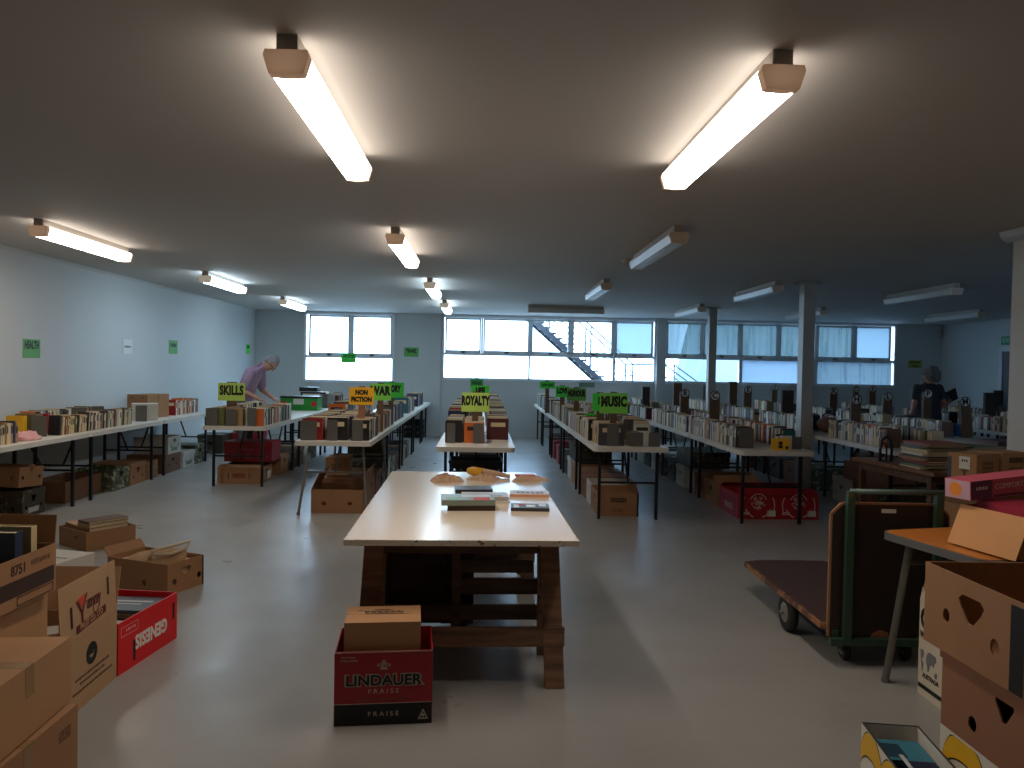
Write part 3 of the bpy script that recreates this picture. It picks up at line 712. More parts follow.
def crate(label,loc,dim,m,rz=0):
    w,d,h=dim; T=thing('plastic_crate',label,'crate',loc,rz)
    mb=MB(); t=.008
    for k,(o,U,L) in sides(w,d,h).items():
        N=Vector((U[1],-U[0],0)); hs=[]
        nx=max(2,int(L/.07)); 
        for i in range(nx):
            for j in range(2):
                u=L*(i+.5)/nx; v=h*(.28+.36*j); hs.append(rect(u-L/nx*.33,u+L/nx*.33,v-h*.1,v+h*.1))
        e=0 if k in 'fb' else t
        mb.plate((o[0],o[1],0),(U[0],U[1],0),(0,0,1),-N,rect(e,L-e,0,h),hs,t)
    mb.box(-w/2+t,w/2-t,-d/2+t,d/2-t,0,t); part('basket',mb,m,T)
    mb=MB(); q=.012
    for x0,x1,y0,y1 in ((-w/2-q,w/2+q,-d/2-q,-d/2),(-w/2-q,w/2+q,d/2,d/2+q),(-w/2-q,-w/2,-d/2,d/2),(w/2,w/2+q,-d/2,d/2)): mb.box(x0,x1,y0,y1,h-.025,h)
    part('rim',mb,m,T); return T
BLKPL=mat('black_plastic',(24,24,27),.4,.08)
crate('black crate on the floor against the back wall, end of NON FICTION row',(-1.42,16.1,0),(.42,.36,.345),BLKPL)
crate('black plastic crate on the floor under the ROYALTY table',(-.05,8.1,0),(.54,.42,.3),BLKPL)
crate('black plastic crate stacked on the ROYALTY floor crate',(-.05,8.1,.305),(.54,.42,.22),BLKPL)
ubox('R',9.5,'dark printed carton behind the black crates, middle row',PRINTD,.4,.5,.28,'short')
ubox('R',10.1,'brown carton second behind the black crates, middle row',CARD3,.4,.5,.28,'short')
ubox('R',10.8,'dark carton third behind the black crates, middle row',PRINTD,.4,.5,.28,'short')
# MUSIC row
T,dm=carton('open carton with brown printed front under the MUSIC table',(1.42,7.98,0),(.42,.52,.24),CARD,holes={'f':[oval(-.08,.1,.02,1.0),oval(.08,.1,.02,1.0)],'l':HB['short']},flaps={'r':(.12,-20)},group='cartons stored under the tables')
blot(T,dm,'f',0,.165,.16,.05,BLACKP,21); blot(T,dm,'f',0,.06,.12,.04,CARD3,22); decal('printed_edge',T,sideM(dm,'f',0,0),[rect(-.21,-.185,0,.24),rect(.19,.21,0,.24)],BLACKP)
for i,(y,m,h,l) in enumerate(((8.5,WHITEC,'short','white carton directly behind the open MUSIC carton'),(8.95,CARDR,'short','brown carton third along the MUSIC floor'),(9.4,CARD,'short','brown carton fourth along the MUSIC floor'),(9.95,CARD2,'tri','pale tan carton fifth along the MUSIC floor'),(10.45,WHITEC,'short','pale carton sixth along the MUSIC floor'),(10.95,PRINTD,'short','dark carton seventh along the MUSIC floor'),(11.5,PRINTG,'short','green carton eighth along the MUSIC floor'),(12.1,REDD,'dots','dark red carton ninth along the MUSIC floor'),(12.8,REDD,'dots','dark red carton tenth along the MUSIC floor'),(13.5,PRINTD,'tri','dark carton eleventh along the MUSIC floor'))):
    ubox('M',y,l,m,.4,.5,.25 if i<3 else .28,h,lid=i>0)
ubox('M',10.15,'dark carton stacked on the pale tan MUSIC carton',PRINTD,.7,.48,.22,None,z=.295)
# row left of the pillars: two red printed cartons in front
WOB=mat('white_red_print',(226,200,196),.6,.05)
for x,l in ((2.85,'red printed carton under the table left of the nearer pillar, left one'),(3.27,'red printed carton under the table left of the nearer pillar, right one')):
    T,dm=carton(l,(x,7.96,0),(.415,.62,.25),REDC,holes={},flaps={'f':(.12,-65),'b':(.12,-65)} ,group='red printed cartons')
    P=[ringseg(0,.17,.085,.093,20,160,10),ringseg(0,.15,.13,.142,200,250,8),ringseg(0,.15,.13,.142,290,340,8),ringseg(0,.14,.165,.173,150,200,8),ringseg(0,.14,.165,.173,-20,30,8)]
    rr=random.Random(5)
    for i in range(26):
        a=rr.uniform(0,2*PI); r=rr.uniform(.01,.078); P.append(ringseg(r*math.cos(a),.165+r*.75*math.sin(a),.008,.014,rr.uniform(0,180),rr.uniform(200,340),5))
    decal('printed_emblem',T,sideM(dm,'f',0,0),P,WOB)
    decal('label',T,sideM(dm,'f',.14,.06),[rect(-.045,.04,-.03,.03)],WHITEP); blot(T,dm,'f',-.13,.06,.08,.03,WOB,3)
    if x<3: text('FRUITS',T,sideM(dm,'l',0,.09),.09,WOB,.9)
for i,(y,m,h,l) in enumerate(((8.55,CARD,'short','open brown carton behind the left red carton'),(9.0,CARDR,'short','reddish brown carton second behind the red cartons'),(9.9,WHITEC,'short','pale carton third behind the red cartons'),(10.4,PRINTD,'short','dark printed carton fourth behind the red cartons'),(10.9,PRINTG,'tri','green carton fifth behind the red cartons'),(11.4,WHITEC,'short','pale carton sixth behind the red cartons'),(11.9,PRINTD,'short','dark carton seventh behind the red cartons'),(12.4,WHITEC,'tri','pale carton eighth behind the red cartons'))):
    ubox('C',y,l,m,.4,.5,.26,h,opened=(i==0))
ubox('C',9.86,'long dark carton stacked behind the red cartons',PRINTD,.7,.5,.2,None,z=.27,dx=.03)
# rows to the right of the pillars
for k,ys,nm in (('D',(7.75,8.25,8.75,9.75,10.25,10.8,11.4,12.0),'behind the pillars'),('E',(9.1,9.65,10.2,10.8,11.4),'in front of the woman'),('F',(10.0,10.6,11.3),'right of the woman')):
    for i,y in enumerate(ys):
        m=(PRINTD,CARD3,WHITEC,PRINTG,CARD,PRINTD)[i%6]
        nmm={'PRINTD':0}
        cn={id(PRINTD):'dark printed',id(CARD3):'dark brown',id(WHITEC):'pale',id(PRINTG):'green printed',id(CARD):'brown'}[id(m)]
        ubox(k,y,'%s carton, %s on the floor of the row %s'%(cn,ordw(i+1),nm),m,.42,.5,.28,('short','tri')[i%2])
ubox('D',8.3,'dark brown carton stacked under the table right of the nearer pillar',CARD3,.8,.45,.2,None,z=.295,lid=False)

# ------------------------------------------------------------------ things on the tables
T,dm=carton('brown carton standing on the left wall table beside a white box',(-4.5,10.45,TZ),(.3,.46,.31),CARD,closed=True,rz=rad(-12),tape=True,group='cartons on the tables')
[decal('hand_slot',T,sideM(dm,'f',0,.27),[rect(a,a+.05,-.008,.008)],CARD3) for a in (-.1,.05)]
T,dm=carton('low white box behind a grey bookend on the left wall table',(-4.33,9.95,TZ),(.3,.28,.21),WHITEC,closed=True,rz=rad(25),group='cartons on the tables')
T,dm=carton('open brown carton at the camera end of the left wall table',(-4.6,6.75,TZ),(.34,.36,.23),CARD3,rz=rad(4),group='cartons on the tables')
def binder(x,y,c,label,th=.06,h=.2,d=.2,rz=0):
    t=thing('binder',label,'binder',(x,y,TZ),rz)
    m=mat('binder_'+c[0],c[1],.45,.05)
    mb=MB(); mb.box(-d/2,d/2,-th/2,-th/2+.004,0,h); mb.box(-d/2,d/2,th/2-.004,th/2,0,h); mb.box(d/2-.004,d/2,-th/2+.004,th/2-.004,0,h); part('cover',mb,m,t)
    mb=MB(); mb.box(-d/2+.01,d/2-.006,-th/2+.005,th/2-.005,.004,h-.006); part('pages',mb,PAGES,t)
binder(-4.55,7.62,('yellow',(222,170,30)),'yellow covered book standing behind the pink cloth',.07,.2,.16)
binder(-4.53,7.79,('olive',(112,100,70)),'olive folder standing between the yellow and red ones',.12,.21,.2)
binder(-4.52,7.95,('red',(178,24,26)),'bright red folder standing behind the pink cloth',.05,.2,.2)
binder(-4.62,8.0,('black',(30,28,30)),'black covered book standing behind the cream paperbacks',.06,.24,.2) if False else None
# far back-left pile, white machines and boxes on the far SKILLS table
T,dm=carton('white box with dark frame on the far SKILLS table',(-3.02,13.9,TZ),(.45,.3,.26),WHITEC,closed=True,group='cartons on the tables'); decal('printed_frame',T,sideM(dm,'f',0,0),[rect(-.225,.225,.23,.26),rect(-.225,-.19,0,.26),rect(.19,.225,0,.26)],BLACKP)
T,dm=carton('black flat box on top of the white framed box',(-3.12,13.92,TZ+.27),(.32,.26,.07),BLKPL,closed=True,group='cartons on the tables')
t=thing('green_crate','green crate with red corner handles on the SKILLS table','crate',(-2.98,12.7,TZ))
GC=mat('green_crate_plastic',(24,150,54),.4,.05)
mb=MB(); w,d,h=.6,.36,.2
for k,(o,U,L) in sides(w,d,h).items():
    N=Vector((U[1],-U[0],0)); e=0 if k in 'fb' else .008
    mb.plate((o[0],o[1],0),(U[0],U[1],0),(0,0,1),-N,rect(e,L-e,0,h),[],.008)
mb.box(-w/2+.008,w/2-.008,-d/2+.008,d/2-.008,0,.01); part('body',mb,GC,t)
mb=MB(); mb.box(-w/2-.006,w/2+.006,-d/2-.006,d/2+.006,h,h+.03); part('lid',mb,BLKPL,t)
for s in (-1,1):
    mb=MB(); mb.prism(rounded(s*.24-.04,s*.24+.04,.07,.15,.02),0,.012,0,frame((0,-d/2,0),(1,0,0),(0,0,1))); part('handle',mb,mat('red_handle',(200,30,30),.5,.05),t,label='red handle')
mb=MB(); mb.box(-.09,.08,-d/2-.002,-d/2,.1,.19); part('label',mb,WHITEP,t)
# yellow book near the pillar
t=thing('yellow_book','yellow book with dark emblem facing the aisle by the pillar','book',(2.96,7.38,TZ))
mb=MB(); mb.box(-.09,.09,0,.004,0,.115); mb.box(-.09,.09,.016,.02,0,.115); mb.box(-.09,-.086,.004,.016,0,.115); part('cover',mb,YELP,t)
mb=MB(); mb.box(-.084,.088,.0042,.0158,.003,.112); part('pages',mb,PAGES,t)
decal('printed_emblem',t,frame((0,-.0002,.055),(1,0,0),(0,0,1)),[rect(-.025,.02,-.035,-.01),circ(-.003,.012,.022,10),circ(.06,-.03,.016,10)],BLACKP)
# book facing the camera on the MUSIC row (large pale box behind)
T,dm=carton('pale upright box behind the wide bookend on the MUSIC table',(1.27,7.98,TZ),(.3,.05,.3),CREAMC,closed=True,group='cartons on the tables') if False else (None,None)
# dark roundish bag and boxes on the pillar row
t=thing('brown_bag','brown rounded bag lying on the table right of the nearer pillar','bag',(4.53,9.75,TZ))
mb=MB(); mb.ellipsoid((0,0,.1),(.15,.13,.1)); part('body',mb,mat('brown_leather',(112,74,54),.5,.15,8),t,True)
mb=MB(); mb.tube([(-.09,0,.17),(-.07,0,.23),(0,0,.25),(.07,0,.23),(.09,0,.17)],.008,8); part('handle',mb,mat('dark_leather',(60,40,32),.5,.1),t,True)
for x,y,w,h,m,l in ((4.5,10.3,.2,.19,mat('navy_box',(30,34,70),.5,.1),'dark blue box on the table right of the nearer pillar'),(6.15,12.35,.4,.2,DKGREY,'dark grey box behind the H marker'),(6.12,10.5,.44,.2,BLKPL,'long black box on the table behind the record stacks'),(6.05,9.55,.22,.15,mat('blue_box',(40,100,170),.5,.1),'small bright blue box on the table below the M marker')):
    T,dm=carton(l,(x,y,TZ),(w,.3,h),m,closed=True,group='boxes on the right hand tables')

t=thing('pink_cloth','crumpled pink cloth between the paperbacks on the left wall table','cloth',(-4.25,7.26,TZ+.0005))
rr=random.Random(4); mb=MB(); n,k=20,9; vs=[]
for i in range(k+1):
    t_=PI/2*i/k
    for j in range(n):
        a=2*PI*j/n; q=1+rr.uniform(-.14,.14); vs.append((.1*math.sin(t_)*math.cos(a)*q,.17*math.sin(t_)*math.sin(a)*q,max(0,.075*math.cos(t_)*(1+.4*math.sin(4*a)*math.sin(t_))+rr.uniform(-.012,.012)) if i<k else 0))
mb.add(vs,[(i*n+j,(i+1)*n+j,(i+1)*n+(j+1)%n,i*n+(j+1)%n) for i in range(k) for j in range(n)]+[tuple(k*n+j for j in range(n))])
part('folds',mb,mat('pink_fabric',(214,160,160),.85,.12,20,bump=.3),t,True)
# ------------------------------------------------------------------ cream work table
DW=wood('dark_table_timber',(62,42,32),(104,74,54),.6,(3,30,30)); DW2=wood('brown_table_timber',(96,70,54),(150,110,82),.6,(3,30,30)); LW=wood('pale_timber',(150,116,82),(186,150,110),.6,(3,30,30))
t=thing('work_table','large cream topped wooden work table in the middle front','table',(-.075,3.41,0),rad(1.2))
top=mat('cream_table_paint',(222,206,186),.22,.05,2.0,spec=.6)
EDGE=worn('worn_table_edge',(204,190,170),(84,44,34),.57,30,.5)
mb=MB(); mb.box(-.525,.525,.004,2.24,.7,.72); part('tabletop',mb,worn('cream_worn_top',(224,208,188),(150,120,100),.77,14,.2),t)
mb=MB(); mb.box(-.53,.53,0,.004,.694,.7195); mb.box(-.53,-.525,.004,2.24,.694,.7195); mb.box(.525,.53,.004,2.24,.694,.7195); part('edge_strip',mb,EDGE,t,label='chipped edge strip')
for y0,nm in ((.12,0),(1.68,1)):
    for s in (-1,1):
        for (yb,yt) in ((y0,y0+.12),(y0+.42,y0+.22)):
            mb=MB(); mb.bar((s*.445,yb,.0),(s*.418,yt,.68),.09,.045,up=(0,1,0)); part('leg',mb,DW2 if nm==0 else DW,t)
        mb=MB(); mb.box(s*.46-.03,s*.46+.03,y0+.04,y0+.1,.655,.7); part('corner_block',mb,LW,t,label='pale corner block')
    mb=MB(); mb.box(-.49,.49,y0+.02,y0+.045,.185,.275); part('rail',mb,DW2 if nm==0 else DW,t)
    mb=MB(); mb.box(-.47,.47,y0+.13,y0+.16,.60,.69); part('rail',mb,DW,t)
    for z0,z1,x0,x1 in ((.2,.275,-.44,.40),(.345,.425,-.05,.42),(.465,.525,-.05,.36)):
        mb=MB(); mb.box(x0,x1,y0+.42-.30*z0,y0+.445-.30*z0,z0,z1); part('rail',mb,DW,t)
mb=MB(); mb.box(-.09,.09,.2,2.05,.66,.694); part('stretcher',mb,DW,t)
for y in (.445,2.005):
    mb=MB(); mb.box(-.05,-.005,y-.085,y-.06,.2,.66); part('post',mb,DW,t)
for x in (-.42,-.0):
    mb=MB(); mb.box(x-.03,x+.03,.3,1.9,.12,.145); part('shelf_bearer',mb,DW,t)
# dark crate lying on the rails below the table top
t=thing('wooden_crate','dark wooden crate stored on the rails below the work table','crate',(-.275,4.0,.1462),rad(1.2))
CW=wood('dark_crate_wood',(48,32,25),(80,52,38),.65,(3,26,26))
mb=MB(); w,d,h=.5,.68,.5
mb.box(-w/2,w/2,-.0,.015,0,h); mb.box(-w/2,w/2,d-.015,d,0,h); mb.box(-w/2,-w/2+.015,.015,d-.015,0,h); mb.box(w/2-.015,w/2,.015,d-.015,0,h); mb.box(-w/2+.015,w/2-.015,.015,d-.015,0,.015)
part('box',mb,CW,t)
for x0,x1 in ((-w/2,-w/2+.05),(w/2-.17,w/2)): mb=MB(); mb.box(x0,x1,-.012,-.001,0,h); part('front_batten',mb,CW,t)
B2=mat('burnt_print',(34,22,18),.7,.1)
decal('printed_emblem',t,frame((w/2-.085,-.0125,.33),(1,0,0),(0,0,1)),[ringseg(0,.04,.06,.07,60,300,14),ringseg(-.01,.03,.03,.037,80,400,12),[(-.05,-.16),(-.04,-.16),(-.09,0),(-.1,0)],[(-.0,-.16),(.01,-.16),(-.03,-.02),(-.04,-.02)]],B2)
illegible(t,frame((-.1,-.001,.38),(1,0,0),(0,0,1)),.13,.06,B2,seed=3)

# red printed carton in front of it, with a brown carton inside
LR=mat('deep_red_carton',(158,18,28),.45,.1,4)
T,dm=carton('red and black open carton with white lettering on the floor, centre front',(-.4,3.31,0),(.405,.30,.31),LR,rad(5),group='large front cartons',t=.005)
decal('black_band',T,sideM(dm,'f',0,0),[rect(-.2,.2,.002,.09)],BLACKP)
decal('white_edge',T,sideM(dm,'f',0,0),[rect(-.2025,.2025,.305,.31),rect(-.2,.2,.09,.093)],mat('pinkish_white',(190,160,150),.6,.05))
M=sideM(dm,'f',0,.187)
text('LINDAUER',T,M,.061,mat('silver_outline',(170,160,148),.4,.05),1.07,.0055,ext=.0004)
text('LINDAUER',T,M@Matrix.Translation((0,0,.0006)),.061,BLACKP,1.07,.0018,ext=.0005)
SIL=mat('silver_print',(190,176,160),.5,.05)
text('F R A I S E',T,sideM(dm,'f',0,.142),.027,SIL,1.1,0)
text('LINDAUER & STRAWBERRY',T,sideM(dm,'f',0,.108),.013,mat('faded_silver_print',(120,84,76),.5,.05),1.35)
text('F R A I S E',T,sideM(dm,'f',0,.047)@Matrix.Translation((0,0,.0012)),.027,SIL,1.1,0)
text('New Product',T,sideM(dm,'f',-.145,.287),.011,SIL); text('of New Zealand',T,sideM(dm,'f',-.143,.273),.011,SIL)
decal('crest',T,sideM(dm,'f',0,.252),[ringseg(0,0,.011,.015,0,355,16),ringseg(0,0,.004,.008,0,300,8),[(-.016,-.014),(.016,-.014),(.016,-.018),(-.016,-.018)],ringseg(-.02,0,.003,.007,90,270,6),ringseg(.02,0,.003,.007,-90,90,6),rect(-.007,.007,.018,.021)],SIL)
decal('symbol',T,sideM(dm,'f',.165,.042)@Matrix.Translation((0,0,.001)),[[(-.022,-.022),(-.017,-.022),(0,.012),(0,.022)],[(.022,-.022),(0,.022),(0,.012),(.017,-.022)],rect(-.02,.02,-.022,-.016),circ(0,-.005,.007,8)],SIL)
mb=MB(); mb.box(-.188,.188,-.14,.14,.006,.0075); part('carton_liner',mb,CARDIN,T)
T,dm=carton('plain brown carton standing upright inside the red carton',(-.408,3.30,.012),(.318,.22,.405),CARD2,rad(5),closed=True,group='large front cartons',t=.005)
decal('printed_words',T,frame((0,.03,dm[2]+.0045),(1,0,0),(0,1,0)),[rect(-.115,-.085,.015,.02)]+[ringseg(-.07+.028*i,-.0,.006,.014,20*i,300+20*i,8) for i in range(6)]+[rect(-.08,.09,-.03,-.024),rect(-.04,.03,.022,.03)],BLACKP)

# books and crumpled things on the table
def flat_book(label,x,y,z,w,d,th,cm,rz=0,marks=None,spine='f',name='book',cat='book',group='books lying flat'):
    """a book lying flat; its spine on the near long side"""
    t=thing(name,label,cat,(x,y,z),rz,group)
    mb=MB(); c=.003; mb.box(-w/2,w/2,0,d,0,c); mb.box(-w/2,w/2,0,d,th-c,th)
    if spine=='f': mb.box(-w/2,w/2,0,c,c,th-c)
    else: mb.box(-w/2,-w/2+c,0,d,c,th-c)
    part('cover',mb,cm,t)
    mb=MB(); mb.box(-w/2+.004,w/2-.004,c+.001,d-.004,c,th-c); part('pages',mb,PAGES,t)
    if marks:
        for poly,m in marks: decal('cover_picture',t,frame((0,0,th),(1,0,0),(0,1,0)),poly,m,.0004)
    return t
bk=lambda n,c: mat('book_'+n,c,.4,.12,14)
zt=.7205
DG=bk('dark_green',(48,66,48)); 
flat_book('bottom book of the near left stack on the work table, dark brown spine',-.045,4.12,zt,.26,.2,.03,bk('dark_brown',(70,44,32)),rad(2))
flat_book('green and red covered book on top of the near left stack',-.06,4.1,zt+.031,.29,.21,.03,bk('grey_green',(120,132,122)),rad(5),[([rect(-.12,-.04,.02,.09)],bk('leaf_green',(70,140,60))),([rect(.03,.12,.01,.08)],REDP),([rect(-.03,.13,.1,.18)],bk('pale_grey',(186,190,190)))])
flat_book('white magazine lying behind the green and red book',.03,4.36,zt,.28,.18,.012,bk('white_mag',(206,204,196)),rad(-3))
flat_book('pale grey book stacked on the white magazine',.03,4.36,zt+.013,.27,.17,.022,bk('pale_mag',(176,170,158)),rad(2),[([rect(-.12,.1,.03,.06)],bk('grey_line',(110,110,110)))])
flat_book('black book at the back of the left stack on the work table',-.035,4.66,zt,.23,.15,.028,bk('black',(26,27,28)),rad(6),[([rect(-.05,.09,.05,.055),rect(-.02,.05,.08,.09)],bk('grey_line',(110,110,110)))])
flat_book('black and white patterned book, right front on the work table',.275,4.12,zt,.21,.14,.018,bk('charcoal',(52,50,50)),rad(-2),[([rect(-.09,-.06,.02,.12),rect(-.02,.03,.03,.1),rect(.05,.09,.06,.13)],bk('white_mag',(206,204,196))),([rect(-.07,-.03,.08,.12)],REDP)])
flat_book('pale orange book with dark lettering, behind the patterned book',.3,4.58,zt,.24,.17,.014,bk('pale_orange',(212,150,104)),rad(-4),[([rect(-.12,.12,.02,.165)],bk('white_mag',(206,204,196))),([rect(-.08+.03*i,-.065+.03*i,.06,.1+.01*(i%2)) for i in range(6)],bk('charcoal',(52,50,50)))])
def crumple(label,x,y,rx,ry,rz_,m,seed,name='crumpled_cloth',cat='cloth',z=zt):
    rr=random.Random(seed); mb=MB(); n,k=30,12; vs=[]
    lob=[1+.28*math.sin(2*PI*j/n*3+seed)+.14*math.sin(2*PI*j/n*7+seed*2)+rr.uniform(-.06,.06) for j in range(n)]
    for i in range(k+1):
        u=i/k
        for j in range(n):
            a=2*PI*j/n
            z_=rz_*(1-u**4)*.8*(.6+.5*abs(math.sin(a*2.5+u*4+seed))+rr.uniform(-.25,.25)) if i<k else 0
            vs.append((rx*.8*u*math.cos(a)*lob[j],ry*.8*u*math.sin(a)*lob[j],max(.001,z_) if i<k else 0))
    mb.add(vs,[(i*n+j,(i+1)*n+j,(i+1)*n+(j+1)%n,i*n+(j+1)%n) for i in range(k) for j in range(n)]+[tuple(k*n+j for j in range(n))])
    t=thing(name,label,cat,(x,y,z)); part('folds',mb,m,t); return t
TAN=mat('tan_cloth',(200,166,138),.85,.2,14,bump=.3)
t=crumple('crumpled tan cloth at the back left corner of the work table',-.24,5.2,.13,.13,.05,TAN,2)
t=crumple('tan cloth lump in the back middle of the work table',.04,5.26,.12,.11,.042,TAN,5)
t=crumple('folded tan cloth at the back right of the work table',.34,5.28,.15,.12,.032,TAN,9)
t=thing('rolled_bundle','yellow ended tan roll lying on the cloth at the table back','bundle',(.0,5.43,.754),rot=(0,0,rad(-25)))
mb=MB(); mb.tube([(-.1,0,0),(-.06,0,.0),(.02,0,0)],[.02,.032,.026],12); part('yellow_end',mb,mat('yellow_ochre',(222,166,44),.6,.1),t,True,'yellow end')
mb=MB(); mb.tube([(.02,0,0),(.1,.01,-.005),(.22,.02,-.02)],[.024,.02,.014],12); part('shaft',mb,TAN,t,True)
flat_book('orange red card lying behind the folded tan cloth',.33,5.46,.7212,.14,.08,.008,bk('orange_red',(214,84,50)),rad(8),name='card',cat='card',group='cards on the work table')

# ------------------------------------------------------------------ platform trolley
t=thing('platform_trolley','dark wooden platform trolley with green metal frame on wheels','trolley',(2.09,3.80,0),rad(-1))
PLY=worn('scuffed_dark_ply',(66,46,40),(150,120,96),.68,16,.5,(1,3,1)); PLYE=worn('worn_ply_edge',(92,60,44),(160,110,70),.5,12,.6); GRN=worn('chipped_green_paint',(44,72,54),(92,92,64),.6,12,.45)
mb=MB(); P=[(-.315,.03),(.315,.03),(.315,1.26),(.25,1.32),(-.2,1.32),(-.305,1.26)]
mb.prism(P,.185,.215); part('deck',mb,PLY,t)
e=MB()
for a,b in zip(P,P[1:]+P[:1]): e.bar((a[0],a[1],.2),(b[0],b[1],.2),.012,.031)
part('deck_edge',e,PLYE,t,label='worn lighter edge')
M=frame((0,.03,0),(1,0,0),(0,0,1))
pp=[(-.28,.15),(.318,.15),(.318,.78),(.265,.832),(-.228,.832),(-.28,.78)]
mb=MB(); mb.prism(pp,.0,.022,0,M); part('upright_panel',mb,mat('dark_ply_panel',(44,32,28),.5,.2,8),t)
e=MB()
for a,b in zip(pp[1:],pp[2:]+pp[:1]): e.bar(M@Vector((a[0],a[1],.011)),M@Vector((b[0],b[1],.011)),.024,.012,up=(0,-1,0))
part('panel_edge',e,mat('bare_ply_edge',(160,116,82),.6,.2,10),t,label='pale worn panel edge')
for x in (-.205,.25):
    mb=MB(); mb.box(x-.018,x+.018,-.035,-.003,.12,.905); part('upright_bar',mb,GRN,t)
mb=MB(); mb.tube([(-.205,-.018,.905),(.285,-.018,.905)],.014,10); part('handle_bar',mb,mat('green_grey_paint',(82,104,96),.4,.1),t,True)
mb=MB(); mb.box(-.29,.29,-.03,.0,.115,.15); mb.box(-.27,-.24,0,1.25,.155,.185); mb.box(.24,.27,0,1.25,.155,.185); mb.box(-.24,.24,.48,.52,.155,.185); part('base_frame',mb,GRN,t)
mb=MB(); mb.box(-.03,.045,.0035,.008,.793,.813); part('name_plate',mb,WHITEP,t)
mb=MB(); mb.prism([(-.07,.15),(.03,.15),(.02,.175),(-.02,.19),(-.06,.17)],.0222,.0232,0,M); part('chipped_patch',mb,mat('bare_wood_patch',(150,92,60),.7,.1),t)
RUB=mat('black_rubber',(26,26,27),.7,.1); HUB=mat('steel_hub',(150,146,138),.4,.1,metal=.7)
def wheel(px,py,r,wd,par):
    w=MB(); w.tube([(px-wd/2,py,r),(px-wd*.3,py,r),(px+wd*.3,py,r),(px+wd/2,py,r)],[r*.86,r,r,r*.86],24); o=part('wheel',w,RUB,par,True)
    for p in o.data.polygons: p.use_smooth = len(p.vertices)==4
    h=MB(); h.tube([(px-wd/2-.008,py,r),(px-wd/2+.004,py,r)],[r*.35,r*.62],20); h.tube([(px+wd/2-.004,py,r),(px+wd/2+.008,py,r)],[r*.62,r*.35],20); part('hub',h,HUB,o)
for s in (-1,1): wheel(s*.29,.53,.108,.05,t)
mb=MB(); mb.cyl((-.34,.53,.108),(.34,.53,.108),.012,10); mb.box(-.21,-.18,.49,.57,.1,.185); mb.box(.18,.21,.49,.57,.1,.185); part('axle',mb,HUB,t)
for s in (-1,1):
    wheel(s*.16,.1,.055,.03,t)
    mb=MB(); mb.box(s*.16-.024,s*.16-.018,.07,.13,.05,.13); mb.box(s*.16+.018,s*.16+.024,.07,.13,.05,.13); mb.box(s*.16-.024,s*.16+.024,.04,.14,.125,.185); part('caster_fork',mb,BLACKM,t)

# ------------------------------------------------------------------ orange table at right
a=rad(13); t=thing('side_table','orange laminate table with grey metal legs at right front','table',(1.965,3.625,0),a)
OM=mat('orange_laminate',(196,120,54),.35,.06,3)
mb=MB(); mb.prism(rounded(0,1.25,-.6,0,.06),.728,.742); part('tabletop',mb,OM,t)
mb=MB()
pr=rounded(-.006,1.256,-.606,.006,.066)
for p,q in zip(pr,pr[1:]+pr[:1]): mb.bar((p[0],p[1],.722),(q[0],q[1],.722),.014,.034)
part('edge_band',mb,mat('grey_edge_band',(96,98,98),.5,.06),t,label='grey edge band')
for x,y,dx,dy in ((.06,-.12,-.03,.10),(.03,-.56,-.03,-.05),(1.19,-.12,.03,.06),(1.19,-.5,.03,-.06)):
    mb=MB(); mb.tube([(x,y,.72),(x+dx,y+dy,.012)],.017,10); mb.cyl((x+dx,y+dy,0),(x+dx,y+dy,.02),.02,10); part('leg',mb,GREYM,t)
mb=MB(); mb.tube([(.05,-.1,.6),(1.2,-.1,.6)],.01,8); part('crossbar',mb,GREYM,t)

# cartons in front of it
T,dm=carton('brown banana carton, lower of the stack at right front',(1.922,2.32,.2755),(.56,.56,.255),CARDR,0,holes={'l':[trih(.04,.18,.042,.034),oval(-.11,.075,.022),oval(.16,.1,.022)],'f':HB['long']},flaps={},group='stacked front right cartons',lid=(.02,CARDR))
T,dm=carton('open brown carton with hand hole, top of the stack at right front',(1.915,2.40,.5405),(.58,.58,.285),CARD,0,holes={'l':[hand(-.03,.185,.066,.044),oval(-.16,.13,.019,1.3),oval(.09,.11,.021,1.3)],'f':HB['long']},flaps={},group='stacked front right cartons')
decal('black_band',T,sideM(dm,'l',.19,0),[rect(-.03,.03,.004,.27)],BLACKP)
decal('red_label',T,sideM(dm,'l',.255,.0),[rect(-.025,.025,.05,.22)],DULLRED)
BAN=mat('banana_yellow_print',(238,186,36),.5,.06)
def banana_marks(T,dm,side,dv=0.0):
    L=dm[1] if side in 'lr' else dm[0]
    for k,(u,v,r) in enumerate(((-L*.28,.02+dv,.15),(L*.12,dv,.17),(L*.42,dv-.01,.15))):
        P=[]; N=14
        for i in range(N+1):
            a_=rad(20+140*i/N); ww=.038*math.sin(PI*min(1,max(.12,i/N)))+.006
            P.append((i,a_,ww))
        o=[(u+(r+w2)*math.cos(a_)*.8,v+(r+w2)*math.sin(a_)) for i,a_,w2 in P]; q=[(u+(r-w2)*math.cos(a_)*.8,v+(r-w2)*math.sin(a_)) for i,a_,w2 in P]
        cl=lambda p:(max(-L/2+.004,min(L/2-.004,p[0])),max(.004,min(dm[2]-.002,p[1])))
        pts=[cl(p) for p in o+q[::-1]]
        decal('printed_banana_outline',T,sideM(dm,side,0,0),[[cl((p[0]+.004*(1 if j<N+1 else -1)*0,p[1]+(.006 if j<N+1 else -.006))) for j,p in enumerate(o+q[::-1])]],BLACKP,.0004)
        decal('printed_banana',T,sideM(dm,side,0,0)@Matrix.Translation((0,0,.0004)),[pts],BAN,.0005)
WB=mat('white_fruit_carton',(226,222,212),.55,.05)
T,dm=carton('white carton with yellow banana print, left one on the floor at right front',(1.49,2.477,0),(.2,.5,.21),WB,rad(-9),holes={'l':[oval(-.02,.13,.02,1.4)]},group='banana printed cartons')
